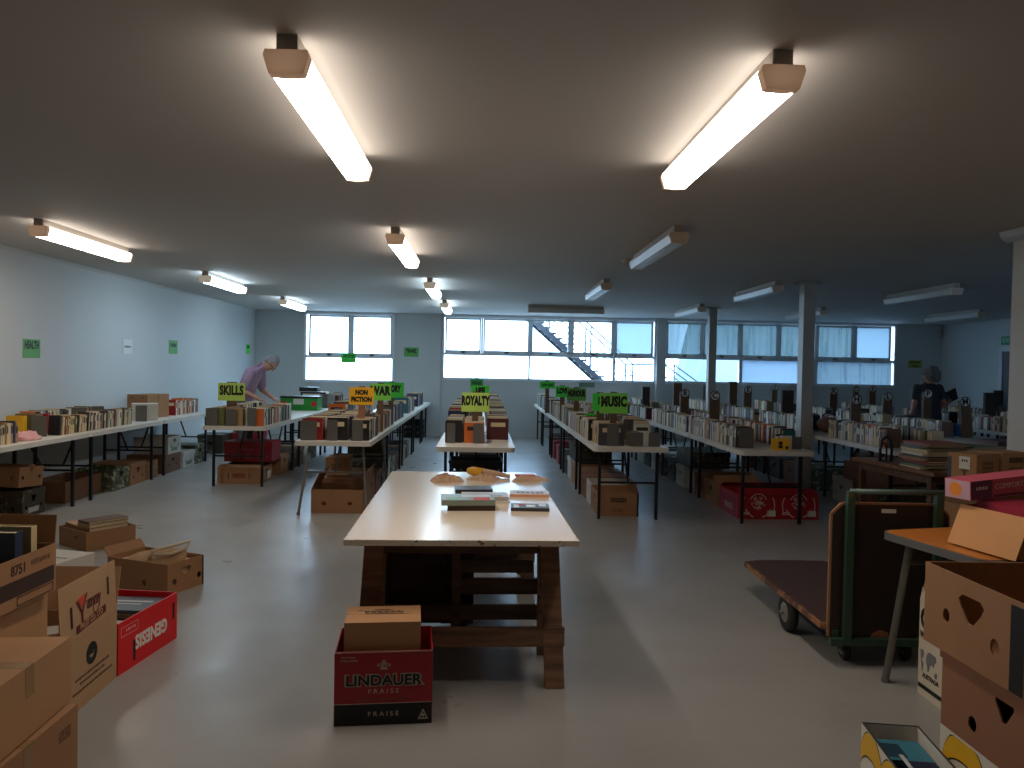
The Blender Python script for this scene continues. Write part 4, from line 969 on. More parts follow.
banana_marks(T,dm,'l'); illegible(T,sideM(dm,'l',.06,.07),.06,.02,seed=2)
mb=MB(); 
for z0,z1,x0,x1,y0,y1 in ((.2101,.2125,-.1,.1,-.25,-.244),(.2101,.2125,-.1,.1,.244,.25),(.2101,.2125,-.1,-.094,-.244,.244),(.2101,.2125,.094,.1,-.244,.244)): mb.box(x0,x1,y0,y1,z0,z1)
part('rim',mb,mat('dark_rim',(50,46,42),.7,.1),T)
NAV=bk('navy',(28,36,66)); TEAL=bk('teal_photo',(56,120,140))
flat_book('teal picture book lying at the back of the white banana carton',1.498,2.53,.155,.16,.15,.02,TEAL,rad(-9),[([rect(-.07,0,.02,.12)],bk('dark_teal',(24,60,76)))])
flat_book('dark blue book lying inside the white banana carton',1.478,2.27,.155,.1,.24,.03,NAV,rad(-9),[([rect(-.055,-.04,.01,.28)],bk('pale_grey',(186,190,190)))],spine='l')
flat_book('pale paper book down the side of the white banana carton',1.398,2.28,.155,.03,.2,.02,bk('white_mag',(206,204,196)),rad(-9))
for k,(y,w) in enumerate(((2.262,.22),(2.47,.22))): flat_book('dark book under others in the white banana carton, %s one'%('nearer','farther')[k],1.456+.033*k,y,.012,.16,.2,.14,bk('near_black',(30,32,36)),rad(-9))
T,dm=carton('white carton with yellow banana print at the bottom of the right stack',(1.922,2.30,0),(.56,.6,.27),WB,0,holes={'l':[oval(-.16,.1,.026,1.2)]},group='banana printed cartons',closed=True)
banana_marks(T,dm,'l',.075); illegible(T,sideM(dm,'l',-.27,.08),.05,.02,seed=6)
# white map carton under the orange table
T,dm=carton('white carton with world map print under the orange table',(2.28,3.32,0),(.38,.35,.455),CREAMC,0,flaps={'b':(.1,-20),'l':(.05,-10)},group='world map carton')
text('OZ.',T,sideM(dm,'l',-.165,.36),.13,BLACKP,.75,.006,align='LEFT'); text('WORLD',T,sideM(dm,'l',-.165,.285),.04,BLACKP,.7,.002,align='LEFT')
MAPC=mat('map_print',(120,120,128),.6,.1)
am=[(-.17,.23),(-.13,.235),(-.115,.21),(-.13,.19),(-.15,.18),(-.14,.165),(-.12,.155),(-.125,.13),(-.14,.1),(-.148,.13),(-.155,.16),(-.165,.19)]
eu=[(-.08,.21),(-.06,.235),(-.02,.24),(.05,.235),(.06,.21),(.03,.19),(.02,.165),(.0,.18),(-.02,.165),(-.03,.18),(-.04,.13),(-.06,.12),(-.07,.155),(-.085,.165)]
au=[(.04,.14),(.07,.145),(.075,.12),(.05,.11),(.035,.12)]
decal('world_map',T,sideM(dm,'l',.0,0),[[(q[0]*.55-.065,q[1]*.8+.03) for q in p[::-1]] for p in (am,eu,au)],MAPC)
text('AUSTRALIA',T,sideM(dm,'l',-.075,.1),.03,BLACKP,.8,.001); decal('black_band',T,sideM(dm,'l',0,0),[rect(-.17,.17,.035,.055)],BLACKP)
# flapped carton and pink box on the orange table
OC=mat('orange_cardboard',(206,150,96),.7,.1,5)
T,dm=carton('pale open carton with one flap hanging, on the orange table',(2.44,3.23,.745),(.44,.36,.175),OC,rad(11),holes={'l':[]},flaps={'l':(.185,158)},group='carton with hanging flap')
PK=mat('pink_box_card',(206,92,112),.45,.06); PKD=mat('dark_pink_card',(168,44,70),.45,.06)
T,dm=carton('dark pink box sitting inside the flapped carton',(2.45,3.24,.7535),(.36,.28,.19),PKD,rad(11),closed=True,group='box in flapped carton')
t=thing('pink_box','long pink box with orange fruit picture lying on the dark pink box','box',(2.17,3.27,.951),rot=(0,rad(-3),rad(17)))
mb=MB(); mb.box(0,.62,0,.13,.0,.085); part('body',mb,PK,t)
fm=frame((0,-.0002,0),(1,0,0),(0,0,1)); em=frame((-.0002,.065,.0425),(0,-1,0),(0,0,1))
decal('pale_panel',t,em,[rect(-.063,.063,-.041,.041)],mat('lilac_print',(196,160,178),.5,.06))
decal('fruit_picture',t,em@Matrix.Translation((-.01,0,.0008)),[circ(0,0,.032,14)],mat('orange_fruit',(230,140,60),.5,.1))
decal('purple_panel',t,fm,[rect(.004,.13,.002,.083)],mat('purple_print',(108,64,98),.5,.08))
text('COMFORT',t,fm@Matrix.Translation((.235,.05,.0004)),.034,WHITEP,1.1)
decal('dotted_strip',t,fm@Matrix.Translation((0,0,.0006)),[rect(.14+.02*i,.153+.02*i,.004,.014) for i in range(22)],BLACKP); illegible(t,fm@Matrix.Translation((.068,.05,.001)),.07,.02,WHITEP,seed=9)

# ------------------------------------------------------------------ brown table with record stacks, cartons by the near right wall
t=thing('brown_table','brown topped wooden table carrying record stacks at right','table',(3.64,5.95,0),rad(7))
BT=wood('brown_table_top',(104,72,54),(140,100,76),.4,(3,20,20))
mb=MB(); mb.box(0,1.3,0,1.1,.69,.72); part('tabletop',mb,BT,t)
for x in (.06,1.24):
    for y in (.1,1.02): mb=MB(); mb.box(x-.025,x+.025,y-.025,y+.025,0,.66); part('leg',mb,DW,t)
mb=MB(); mb.box(.04,1.26,.08,.1,.62,.69); mb.box(.04,1.26,1.0,1.02,.62,.69); mb.box(.04,.06,.1,1.0,.62,.69); mb.box(1.24,1.26,.1,1.0,.62,.69); part('apron',mb,DW,t)
RC=[(196,182,150),(120,70,60),(90,84,70),(180,170,130),(60,56,60),(150,110,80),(206,200,190),(110,120,90),(160,80,60),(80,90,96)]
tops={0:'left',1:'right'}
for si,(sx,sy,n) in enumerate(((3.86,6.32,15),(4.26,6.36,13))):
    z=.7205
    for i in range(n):
        c=RC[(i*7+si*3)%len(RC)]; th=R.uniform(.008,.022)
        t=thing('record_sleeve','flat record sleeve, %s from the bottom of the %s stack on the brown table'%(ordw(i+1),tops[si]),'record',(sx+R.uniform(-.02,.02),sy+R.uniform(-.02,.02),z),rad(7+R.uniform(-8,8)),'records stacked on the brown table')
        s=.19 if si==0 else .17
        mb=MB(); mb.box(-s,s,-.155,.155,0,.0015); mb.box(-s,s,-.155,.155,th-.0015,th); mb.box(-s,-s+.0015,-.155,.155,.0015,th-.0015); part('sleeve',mb,mat('sleeve_%d'%((i*7+si*3)%len(RC)),c,.5,.12,9),t)
        mb=MB(); mb.box(-s+.0016,s-.004,-.15,.15,.0016,th-.0016); part('disc_stack',mb,PAGES,t)
        z+=th+.0006
t=thing('wire_arch','black arched wire holder standing beside the record stacks','holder',(3.66,6.72,.7205),rad(10))
mb=MB(); mb.tube([(-.055,0,.004),(-.06,0,.1),(-.045,0,.19),(0,0,.225),(.045,0,.19),(.06,0,.1),(.055,0,.004)],.012,8); part('outer_arch',mb,BLACKM,t,True)
mb=MB(); mb.tube([(-.03,.03,.004),(-.03,.03,.12),(0,.03,.17),(.03,.03,.12),(.03,.03,.004)],.008,8); mb.box(-.065,.065,-.02,.05,0,.004); part('inner_arch',mb,BLACKM,t)
T,dm=carton('dark maroon box behind the record stacks by the right wall column',(4.75,6.75,.7225),(.3,.28,.2),mat('maroon_box',(84,50,44),.5,.1),rad(5),closed=True,group='boxes on the brown table')
T,dm=carton('small tan box near the dark maroon box and wall column',(4.48,5.98+.2,.7225),(.09,.09,.17),CARD2,rad(5),closed=True,group='boxes on the brown table') if False else (0,0)
# stacked cartons in front of the column
BP=mat('brown_print',(112,84,58),.7,.1)
for i,(z,h,m,l) in enumerate(((0,.28,CARD3,'lowest brown carton of the stack against the near right wall'),(.286,.28,CARD,'middle brown carton of the stack against the near right wall'),(.572,.17,CARD3,'flat brown carton under the glass picture carton, near right wall'))):
    carton(l,(3.76,5.42,z),(.52,.36,h),m,rad(18),closed=True,group='cartons by the near right wall')
T,dm=carton('tan carton with glass picture and white label, top of the wall stack',(3.585,5.385,.748),(.27,.21,.195),CARD2,rad(25),closed=True,group='cartons by the near right wall')
decal('glass_picture',T,sideM(dm,'l',.02,.075),[[(-.04,.1),(.04,.1),(.045,.03),(.01,-.015),(.01,-.05),(.03,-.062),(-.03,-.062),(-.01,-.05),(-.01,-.015),(-.045,.03)]],BP)
decal('label',T,sideM(dm,'l',.02,.13)@Matrix.Translation((0,0,.0009)),[rect(-.04,.04,-.04,.05)],WHITEP); illegible(T,sideM(dm,'l',.02,.15)@Matrix.Translation((0,0,.0018)),.04,.02,seed=12)
decal('blue_edge',T,sideM(dm,'l',-.09,0),[rect(-.014,.014,.01,.17)],mat('blue_grey_print',(70,80,96),.6,.1)); blot(T,dm,'f',0,.1,.13,.1,BP,31)
T,dm=carton('tan carton beside the glass picture carton, touching the near right wall',(3.88,5.48,.748),(.25,.2,.2),CARD2,rad(14),closed=True,group='cartons by the near right wall'); blot(T,dm,'f',0,.15,.13,.04,BLACKP,41); blot(T,dm,'f',0,.07,.13,.06,BP,42)

# ------------------------------------------------------------------ cartons at left front
def near_books(label_list,**k): pass
# stack nearest the camera
T,dm=carton('brown taped carton on the floor, bottom of the left front stack',(-1.62,2.33,0),(.54,.56,.33),CARD,0,closed=True,tape=True,group='left front cartons')
blot(T,dm,'r',.2,.27,.07,.04,CARD3,51)
T,dm=carton('plain tan taped carton, upper one nearest the left front corner',(-1.63,2.36,.34),(.52,.5,.215),CARD2,rad(2),closed=True,tape=True,group='left front cartons')
T,dm=carton('carton with yellow round print at the left photo edge',(-1.46,1.86,0),(.4,.36,.6),CARD,0,closed=True,group='left front cartons')
decal('round_print',T,sideM(dm,'r',.06,.43),[ringseg(0,0,.085,.095,0,355,24)],BLACKP); decal('yellow_disc',T,sideM(dm,'r',.06,.43),[circ(0,0,.083,24)],mat('ochre_print',(196,148,50),.6,.1)); decal('printed_marks',T,sideM(dm,'r',.1,.56),[rect(-.06,.03,-.02,.02)],CARD3)
# second stack with the numbered carton
T,dm=carton('brown carton on the floor below the numbered carton stack',(-1.96,2.88,0),(.5,.46,.28),CARD,0,closed=True,group='left front cartons')
T,dm=carton('plain brown carton supporting the numbered carton',(-1.945,2.86,.288),(.46,.44,.29),CARD2,0,closed=True,group='left front cartons')
T,dm=carton('brown carton numbered 8751 full of books at left front',(-1.93,2.84,.588),(.5,.46,.185),CARD,rad(-2),flaps={'b':(.11,6),'l':(.1,10)},group='left front cartons')
text('8751',T,sideM(dm,'r',.0,.14),.052,mat('dark_brown_print',(60,40,30),.6,.05),.85,.001)
decal('dark_panel',T,sideM(dm,'r',.03,0),[rect(-.21,.185,.045,.105)],mat('dark_brown_print',(60,40,30),.6,.05)); decal('outlined_box',T,sideM(dm,'r',.09,0),[rect(-.1,.12,.006,.01),rect(-.1,.12,.036,.04),rect(-.1,-.096,.01,.036),rect(.116,.12,.01,.036)],mat('dark_brown_print',(60,40,30),.6,.05))
illegible(T,sideM(dm,'r',.13,.148),.11,.022,mat('faded_brown_print',(120,84,60),.6,.05),seed=5)
def stand_book(label,x,y,z,th,d,h,cm,rz=0,rot=None):
    t=thing('book',label,'book',(x,y,z),rz,'books in the left front cartons',rot)
    mb=MB(); c=.003; mb.box(0,d,-th/2,-th/2+c,0,h); mb.box(0,d,th/2-c,th/2,0,h); mb.box(d-c,d,-th/2+c,th/2-c,0,h); part('cover',mb,cm,t)
    mb=MB(); mb.box(.004,d-c-.001,-th/2+c,th/2-c,.004,h-.004); part('pages',mb,PAGES,t); return t
stand_book('tall pale book upright at the back of the numbered carton',-2.13,3.035,.6,.035,.4,.25,bk('pale_ochre',(206,186,140)),rad(-3))
stand_book('large plastic wrapped dark blue book leaning in the numbered carton',-2.12,2.97,.6,.045,.37,.24,bk('dark_blue_wrap',(50,62,84)),rad(-3))
flat_book('blue book lying flat in the numbered carton',-1.94,2.68,.735,.3,.2,.025,bk('bright_blue',(74,120,170)),rad(12))
flat_book('cream paged book lying over the blue one, numbered carton',-1.98,2.69,.762,.26,.18,.028,bk('cream_cover',(206,190,160)),rad(-20))
flat_book('brown book filling the bottom of the numbered carton',-1.93,2.66,.6,.36,.2,.12,bk('brown_cover',(96,64,46)),rad(0))
# fruit company carton
YC=mat('fruit_carton',(176,140,104),.7,.1,5)
T,dm=carton('brown fruit carton with tall printed flap raised, left front',(-1.93,3.385,0),(.46,.5,.32),YC,rad(1),holes={},flaps={'r':(.24,-3),'b':(.2,14),'l':(.2,10)},group='left front cartons')
fr=sideM(dm,'r',0,.33)@Matrix.Translation((0,0,-.008))@Matrix.Rotation(rad(3),4,'X')@Matrix.Translation((0,0,.008))
fr=sideM(dm,'r',0,dm[2]+.001)
ff=fr@Matrix.Rotation(rad(-3),4,'X')@Matrix.Translation((0,0,.0008))
MAR=mat('maroon_print',(96,32,36),.6,.05)
decal('hand_slot',T,ff,[slot(-.155,.095,.008,.045)],B2); decal('hand_slot',T,ff,[slot(.17,.14,.008,.04)],B2)
decal('red_triangle',T,ff,[[(-.105,.155),(-.06,.11),(-.02,.165)]],mat('red_orange_print',(206,70,40),.6,.05))
decal('big_letter',T,ff@Matrix.Translation((0,0,.0004)),[[(-.115,.15),(-.1,.15),(-.065,.095),(-.075,.09)],[(-.03,.165),(-.018,.165),(-.06,.09),(-.07,.095)],[(-.075,.095),(-.06,.095),(-.06,.035),(-.075,.035)]],MAR)
text('ummy',T,ff@Matrix.Translation((.035,.118,.0004)),.085,MAR,.6,.001); decal('swirl',T,ff,[ringseg(.05,.078,.02,.025,150,350,10)],MAR)
decal('dark_band',T,ff,[[(-.12,.012),(.14,.03),(.14,.065),(-.12,.045)]],MAR); text('FRUIT CO. LTD',T,ff@Matrix.Translation((.01,.0385,.0009))@Matrix.Rotation(rad(4),4,'Z'),.034,YC,.86,.0012)
decal('round_logo',T,sideM(dm,'r',.01,.21),[ringseg(0,0,.0,.048,20,200,14),ringseg(0,0,.022,.05,200,380,14),ringseg(.008,.012,.01,.02,0,300,8)],BLACKP)
for i,(w_,v) in enumerate(((.3,.135),(.22,.11),(.34,.08))): illegible(T,sideM(dm,'r',.02,v),w_,.012,mat('dark_brown_print',(60,40,30),.6,.05),seed=i+60)
flat_book('orange covered book deep in the fruit carton',-1.92,3.3,.24,.3,.2,.03,bk('orange_cover',(206,110,50)),rad(10)); flat_book('white leaflet on the books in the fruit carton',-1.86,3.42,.272,.16,.12,.012,bk('white_mag',(206,204,196)),rad(20))
flat_book('dark book filling the bottom of the fruit carton',-1.93,3.22,.01,.38,.32,.22,bk('dark_brown',(70,44,32)),rad(2))
# red carton with upside down lettering
rz=rad(-7.7)
GR=mat('bright_red_carton',(214,20,30),.45,.08,4)
T,dm=carton('bright red open carton with upside down white lettering, left front',(-1.845,3.93,0),(.36,.525,.25),GR,rz,holes={},group='left front cartons')
text('GENESIS',T,sideM(dm,'r',.02,.115,PI),.092,WHITEP,.82,.004)
decal('hand_slot',T,sideM(dm,'r',0,0),[slot(-.13,.08,.009,.05)],BLACKP); decal('hand_slot',T,sideM(dm,'r',0,0),[slot(.225,.16,.009,.045)],BLACKP)
decal('outlined_tag',T,sideM(dm,'r',-.16,.2),[rect(-.08,.06,.02,.0225),rect(-.08,.06,-.025,-.0225),rect(-.08,-.0775,-.0225,.02),rect(.0575,.06,-.0225,.02)],mat('pale_pink_print',(230,170,170),.5,.05)); illegible(T,sideM(dm,'r',-.16,.2),.08,.014,mat('pale_pink_print',(230,170,170),.5,.05),seed=71)
Gm=lambda x,y:(Matrix.Translation((-1.845,3.93,0))@Matrix.Rotation(rz,4,'Z')@Vector((x,y,0)))
for i,(lx,ly,z,w_,d_,th,c,l) in enumerate(((-.02,-.24,.01,.3,.24,.14,'dark_brown','thick dark brown book at the near bottom of the red carton'),(-.02,.02,.01,.3,.22,.17,'near_black2','thick dark book at the far bottom of the red carton'),(-.01,-.2,.152,.29,.19,.02,'cream_cover','cream book at the near end of the red carton'),(.0,-.22,.174,.26,.18,.015,'grey_cover','grey magazine on top at the near end, red carton'),(.0,.0,.183,.3,.22,.02,'dull_brown','dull brown book under the dark blue one, red carton'),(.01,.01,.205,.3,.23,.018,'slate','dark slate blue record on top in the red carton'))):
    p=Gm(lx,ly); flat_book(l,p.x,p.y,z,w_,d_,th,bk(c,{'dark_brown':(70,44,32),'near_black2':(34,30,32),'cream_cover':(206,190,160),'grey_cover':(150,150,148),'dull_brown':(110,88,70),'slate':(62,78,92)}[c]),rz+rad((i%3-1)*3),[([rect(-.1,.1,.14,.16),rect(-.08,.06,.1,.11)],bk('pale_grey',(186,190,190)))] if c=='slate' else None)
# banana carton with cloth bag
rz=rad(-23.5); c0=Vector((-1.98,4.91,0)); ux=Vector((math.cos(rz),math.sin(rz),0)); uy=Vector((-math.sin(rz),math.cos(rz),0))
cc=c0-ux*.26+uy*.15
T,dm=carton('low brown banana carton holding a cloth bag, left of centre',(cc.x,cc.y,0),(.52,.31,.2),CARD,rz,holes={'f':[oval(.06,.06,.017)],'r':[hand(-.0,.13,.045,.028),oval(-.1,.075,.02),oval(.115,.075,.018)]},group='left front cartons',flaps={'l':(.07,40)})
decal('dark_edge',T,sideM(dm,'r',.148,0),[rect(-.007,.006,.002,.198)],BLACKP)
p=cc; t=thing('cloth_bag','tan cloth bag with white cord handle lying in the banana carton','bag',(p.x,p.y,.012),rz)
mb=MB(); mb.bevbox(-.23,.23,-.13,.13,0,.16,.03); part('packed_body',mb,TAN,t)
mb=MB(); vs=[]; 
n=24
for i in range(n):
    a_=2*PI*i/n; vs.append((.225*math.cos(a_),.125*math.sin(a_),.161)); 
for i in range(n):
    a_=2*PI*i/n; vs.append((.2*math.cos(a_)+.03,.09*math.sin(a_)+.02,.215+.025*math.cos(a_)))
for i in range(n):
    a_=2*PI*i/n; vs.append((.16*math.cos(a_)+.03,.07*math.sin(a_)+.02,.185))
mb.add(vs,[(i,(i+1)%n,n+(i+1)%n,n+i) for i in range(n)]+[(n+i,n+(i+1)%n,2*n+(i+1)%n,2*n+i) for i in range(n)]+[tuple(range(2*n,3*n))]); part('open_mouth',mb,mat('tan_bag_cloth',(166,132,96),.85,.15,12),t,True)
mb=MB(); mb.tube([(.06,-.11,.19),(.07,-.1,.25),(.13,-.06,.265),(.2,.0,.285),(.24,.06,.30),(.235,.02,.26),(.2,-.06,.235),(.1,-.11,.225)],.011,8); part('cord_handle',mb,mat('white_cord',(210,196,170),.8,.08),t,True,'white cord handle')
flat_book('blue edged book lying behind the cloth bag',p.x-.02,p.y+.08,.238,.2,.06,.012,bk('dark_blue_wrap',(50,62,84)),rz) if False else None
# carton of old books behind
rz=rad(-36); T,dm=carton('brown carton piled with old tan books, left behind the others',(-3.12,6.32,0),(.42,.4,.15),CARD,rz,holes={'f':[oval(.05,.09,.025,.7)]},group='left front cartons')
Om=lambda x,y:(Matrix.Translation((-3.12,6.32,0))@Matrix.Rotation(rz,4,'Z')@Vector((x,y,0)))
k=0
for (lx,ly,w_,d_,ths) in ((-.1,-.165,.18,.32,(.05,.05,.045,.02)),(.1,-.165,.17,.32,(.06,.05,.05,.03,.02))):
    z=.008
    for th in ths:
        k+=1; p=Om(lx,ly); c=('tan_old','brown_cover','cream_cover','tan_old2')[k%4]
        flat_book('old book lying in the rear left carton, %s layer of the %s pile'%(ordw(ths.index(th)+1) if False else ordw(k if k<=4 else k-4),'left' if lx<0 else 'right'),p.x,p.y,z,w_,d_,th,bk(c,{'tan_old':(180,140,96),'brown_cover':(96,64,46),'cream_cover':(206,190,160),'tan_old2':(160,116,76)}[c]),rz+rad(R.uniform(-3,3))); z+=th+.001
T,dm=carton('white carton glimpsed between the numbered and fruit cartons',(-2.5,4.5,0),(.36,.3,.35),WHITEC,rad(-15),closed=True,group='left front cartons'); decal('printed_line',T,frame((0,0,dm[2]+.0045),(1,0,0),(0,1,0)),[rect(-.02,.14,-.02,-.012)],BLACKP)
# ------------------------------------------------------------------ people
SKIN=mat('skin',(186,132,108),.55,.08,14); 
def remesh(o,vox,smooth=4):
    m=o.modifiers.new('fuse','REMESH'); m.mode='VOXEL'; m.voxel_size=vox; m.use_smooth_shade=True
    s=o.modifiers.new('soften','SMOOTH'); s.iterations=smooth; s.factor=.5
    return o
def hand_geo(mb,wrist,d,palm_n,s=1.0,curl=.5,thumb_side=1):
    """palm, four fingers of different length and a thumb; d = pointing direction, palm_n = palm normal"""
    d=Vector(d).normalized(); n=Vector(palm_n); n=(n-d*n.dot(d)).normalized(); w=d.cross(n).normalized()*thumb_side
    W=Vector(wrist)
    for k in (-1.3,-.45,.4,1.2): mb.capsule(W+d*.01+w*.012*k,.014*s,W+d*.075*s+w*.017*k*s,.0115*s,8)
    for k,L in ((-1.35,.058),(-.45,.07),(.45,.076),(1.3,.068)):
        b=W+d*.082*s+w*.0175*k*s; m=b+(d*math.cos(curl*.5)+n*math.sin(curl*.5))*L*.5*s; t=m+(d*math.cos(curl*1.3)+n*math.sin(curl*1.3))*L*.5*s
        mb.capsule(b,.0092*s,m,.0085*s,8); mb.capsule(m,.0085*s,t,.007*s,8)
    b=W+d*.03*s+w*.026*s; m=b+(d*.6+w*.6+n*.35).normalized()*.038*s; t=m+(d*.85+w*.2+n*.45).normalized()*.03*s
    mb.capsule(b,.012*s,m,.0098*s,8); mb.capsule(m,.0098*s,t,.008*s,8)
def head_geo(mb,c,R3,s=1.0):
    """skull, jaw, nose, ears, brow; R3 rotates a head that faces +x"""
    c=Vector(c); P=lambda x,y,z:c+R3@Vector((x*s,y*s,z*s)); M=R3.to_4x4()
    mb.ellipsoid(P(-.01,0,.03),(.1*s,.077*s,.095*s),M); mb.ellipsoid(P(.025,0,-.045),(.066*s,.058*s,.07*s),M)
    mb.ellipsoid(P(.065,0,-.09),(.03*s,.03*s,.024*s),M)
    mb.capsule(P(.088,0,.012),.011*s,P(.112,0,-.028),.016*s,8)
    mb.capsule(P(.082,-.045,.022),.011*s,P(.082,.045,.022),.011*s,8)
    mb.capsule(P(.085,-.022,-.066),.01*s,P(.085,.022,-.066),.01*s,8)
    for y in (-1,1): mb.ellipsoid(P(-.01,y*.08,-.005),(.022*s,.01*s,.034*s),M,10,8)
def eyes(parent,c,R3,s,col):
    c=Vector(c)
    for y in (-1,1):
        mb=MB(); mb.ellipsoid(c+R3@Vector((.088*s,y*.032*s,.003*s)),(.011*s,.013*s,.009*s),R3.to_4x4(),10,8); part('eye',mb,mat('eye_white',(214,208,200),.3,.03),parent,True)
        mb=MB(); mb.ellipsoid(c+R3@Vector((.096*s,y*.032*s,.002*s)),(.005*s,.006*s,.006*s),R3.to_4x4(),8,6); part('iris',mb,mat('eye_dark',(40,34,30),.2,.03),parent,True)

# the man bending over the SKILLS row, facing +x
t=thing('person','person in a mauve short sleeved shirt bending over the table behind SKILLS','person',(-3.60,11.72,0))
NECK=Vector((.235,0,1.43)); HC=Vector((.385,0,1.505)); RH=Matrix.Rotation(rad(66),3,'Y')
mb=MB()
# trunk (under the shirt), neck
mb.loft([((-.03,0,.86),(.10,0,0),(0,.15,0)),((-.02,0,.98),(.105,0,0),(0,.155,0)),((.05,0,1.15),(.11,0,.04),(0,.165,0)),((.14,0,1.30),(.11,0,.07),(0,.185,0)),((.2,0,1.39),(.08,0,.05),(0,.15,0)),((.235,0,1.43),(.05,0,.04),(0,.07,0))])
mb.capsule((.2,0,1.39),.062,(.33,0,1.475),.055)
head_geo(mb,HC,RH)
SH={-1:((.13,-.2,1.36),(.03,-.25,1.09),(.27,-.19,.955)),1:((.17,.2,1.36),(.17,.26,1.09),(.38,.14,.97))}
for s,(a,b,c_) in SH.items():
    mb.capsule(a,.058,b,.043); mb.capsule(b,.042,c_,.028)
    d=Vector((.155,.06 if s<0 else -.06,-.075)); hand_geo(mb,Vector(c_),d,(0,0,-1),1.0,.7,thumb_side=1 if s<0 else -1)
for s in (-1,1):
    mb.capsule((-.03,s*.085,.9),.088,(.01,s*.1,.5),.06); mb.capsule((.01,s*.1,.5),.056,(-.04,s*.11,.09),.038)
    mb.capsule((-.06,s*.11,.045),.036,(.12,s*.125,.035),.032)
body=remesh(part('body',mb,SKIN,t,True),.009,3)
SHIRT=mat('mauve_check_shirt',(158,128,150),.8,.1,10); nt=SHIRT.node_tree
ck=nt.nodes.new('ShaderNodeTexChecker'); ck.inputs['Scale'].default_value=60; ck.inputs['Color1'].default_value=lin((172,138,158)); ck.inputs['Color2'].default_value=lin((146,118,146))
tc=nt.nodes.new('ShaderNodeTexCoord'); nt.links.new(tc.outputs['Object'],ck.inputs['Vector']); nt.links.new(ck.outputs['Color'],nt.nodes['Principled BSDF'].inputs['Base Color'])
mb=MB()
mb.loft([((-.035,0,.86),(.135,0,0),(0,.185,0)),((-.02,0,.98),(.135,0,0),(0,.185,0)),((.05,0,1.15),(.138,0,.04),(0,.19,0)),((.14,0,1.30),(.135,0,.08),(0,.205,0)),((.2,0,1.395),(.1,0,.06),(0,.17,0)),((.25,0,1.435),(.066,0,.04),(0,.08,0))])
mb.capsule((.17,0,1.385),.1,(.265,0,1.435),.07); mb.capsule((.15,-.12,1.375),.085,(.15,.12,1.375),.085)
for s,(a,b,c_) in SH.items():
    a=Vector(a); b=Vector(b); mb.capsule(a,.08,a+(b-a)*.75,.076)
remesh(part('shirt',mb,SHIRT,t,True),.011,2)
mb=MB(); mb.tube([(.19+.07*math.cos(x)*.8,.078*math.sin(x),1.43+.055*math.cos(x)+.02) for x in [2*PI*i/14 for i in range(14)]],.016,8,close=True); part('collar',mb,SHIRT,t,True)
mb=MB()
for s in (-1,1):
    mb.capsule((-.03,s*.085,.93),.105,(.01,s*.1,.5),.078); mb.capsule((.01,s*.1,.5),.075,(-.035,s*.11,.1),.062)
mb.capsule((-.03,-.05,.93),.115,(-.03,.05,.93),.115)
remesh(part('trousers',mb,mat('grey_trousers',(92,90,88),.8,.1),t,True),.013,2)
for s in (-1,1):
    mb=MB(); mb.capsule((-.07,s*.11,.05),.047,(.14,s*.125,.042),.041); mb.box(-.12,.18,s*.118-.045,s*.118+.045,0,.02); remesh(part('shoe',mb,mat('dark_shoe',(40,34,32),.5,.1),t,True),.01,2)
mb=MB(); Ph=lambda x,y,z:HC+RH@Vector((x,y,z))
mb.ellipsoid(Ph(-.026,0,.052),(.1,.085,.086),RH.to_4x4()); mb.ellipsoid(Ph(-.06,0,-.01),(.06,.078,.07),RH.to_4x4())
for s in (-1,1): mb.capsule(Ph(-.02,s*.078,.03),.018,Ph(.015,s*.077,-.0),.01)
remesh(part('hair',mb,mat('short_grey_hair',(140,140,144),.8,.25,60,bump=.3),t,True,'short grey hair'),.009,1)
eyes(t,HC,RH,1.0,None)
mb=MB()
for s in (-1,1): mb.tube([Ph(.1,s*.034+.024*math.cos(x),.004+.018*math.sin(x)) for x in [2*PI*i/14 for i in range(14)]],.003,6,close=True); mb.tube([Ph(.1,s*.058,.008),Ph(.0,s*.084,.012)],.003,6)
mb.tube([Ph(.103,-.01,.008),Ph(.103,.01,.008)],.003,6); part('glasses',mb,BLACKM,t,True,'dark framed glasses')
flat_book('open pale book under the hands of the bending person',-3.17,11.62,.7415,.26,.2,.05,bk('cream_cover',(206,190,160)),rad(4))
flat_book('book lying on the pale one under the bending hands',-3.16,11.63,.793,.22,.17,.03,bk('slate',(62,78,92)),rad(-6))

# the woman between the far rows: back to the camera, head turned left
t=thing('person','person with curly grey hair in a dark shirt holding a dark book','person',(6.6,11.0,0))
HC=Vector((.03,.0,1.495)); RH=Matrix.Rotation(rad(155),3,'Z')@Matrix.Rotation(rad(18),3,'Y')
mb=MB()
mb.loft([((0,0,.82),(.16,0,0),(0,.12,0)),((0,0,.95),(.165,0,0),(0,.12,0)),((.0,0,1.1),(.15,0,0),(0,.105,0)),((.0,0,1.25),(.165,0,0),(0,.105,0)),((.005,0,1.34),(.14,0,0),(0,.08,0)),((.01,0,1.385),(.06,0,0),(0,.05,0))])
mb.capsule((.01,0,1.37),.05,(.025,0,1.44),.047); head_geo(mb,HC,RH,.95)
AR={1:((.165,.0,1.32),(.215,-.06,1.07),(.34,.06,1.1)),-1:((-.165,.0,1.32),(-.2,-.0,1.06),(-.2,.1,.87))}
for s,(a,b,c_) in AR.items():
    mb.capsule(a,.05,b,.039); mb.capsule(b,.038,c_,.026)
    d=(Vector(c_)-Vector(b)).normalized(); hand_geo(mb,Vector(c_),d if s<0 else Vector((.7,.6,.15)),(0,0,1) if s>0 else (0,1,0),.92,.8,thumb_side=s)
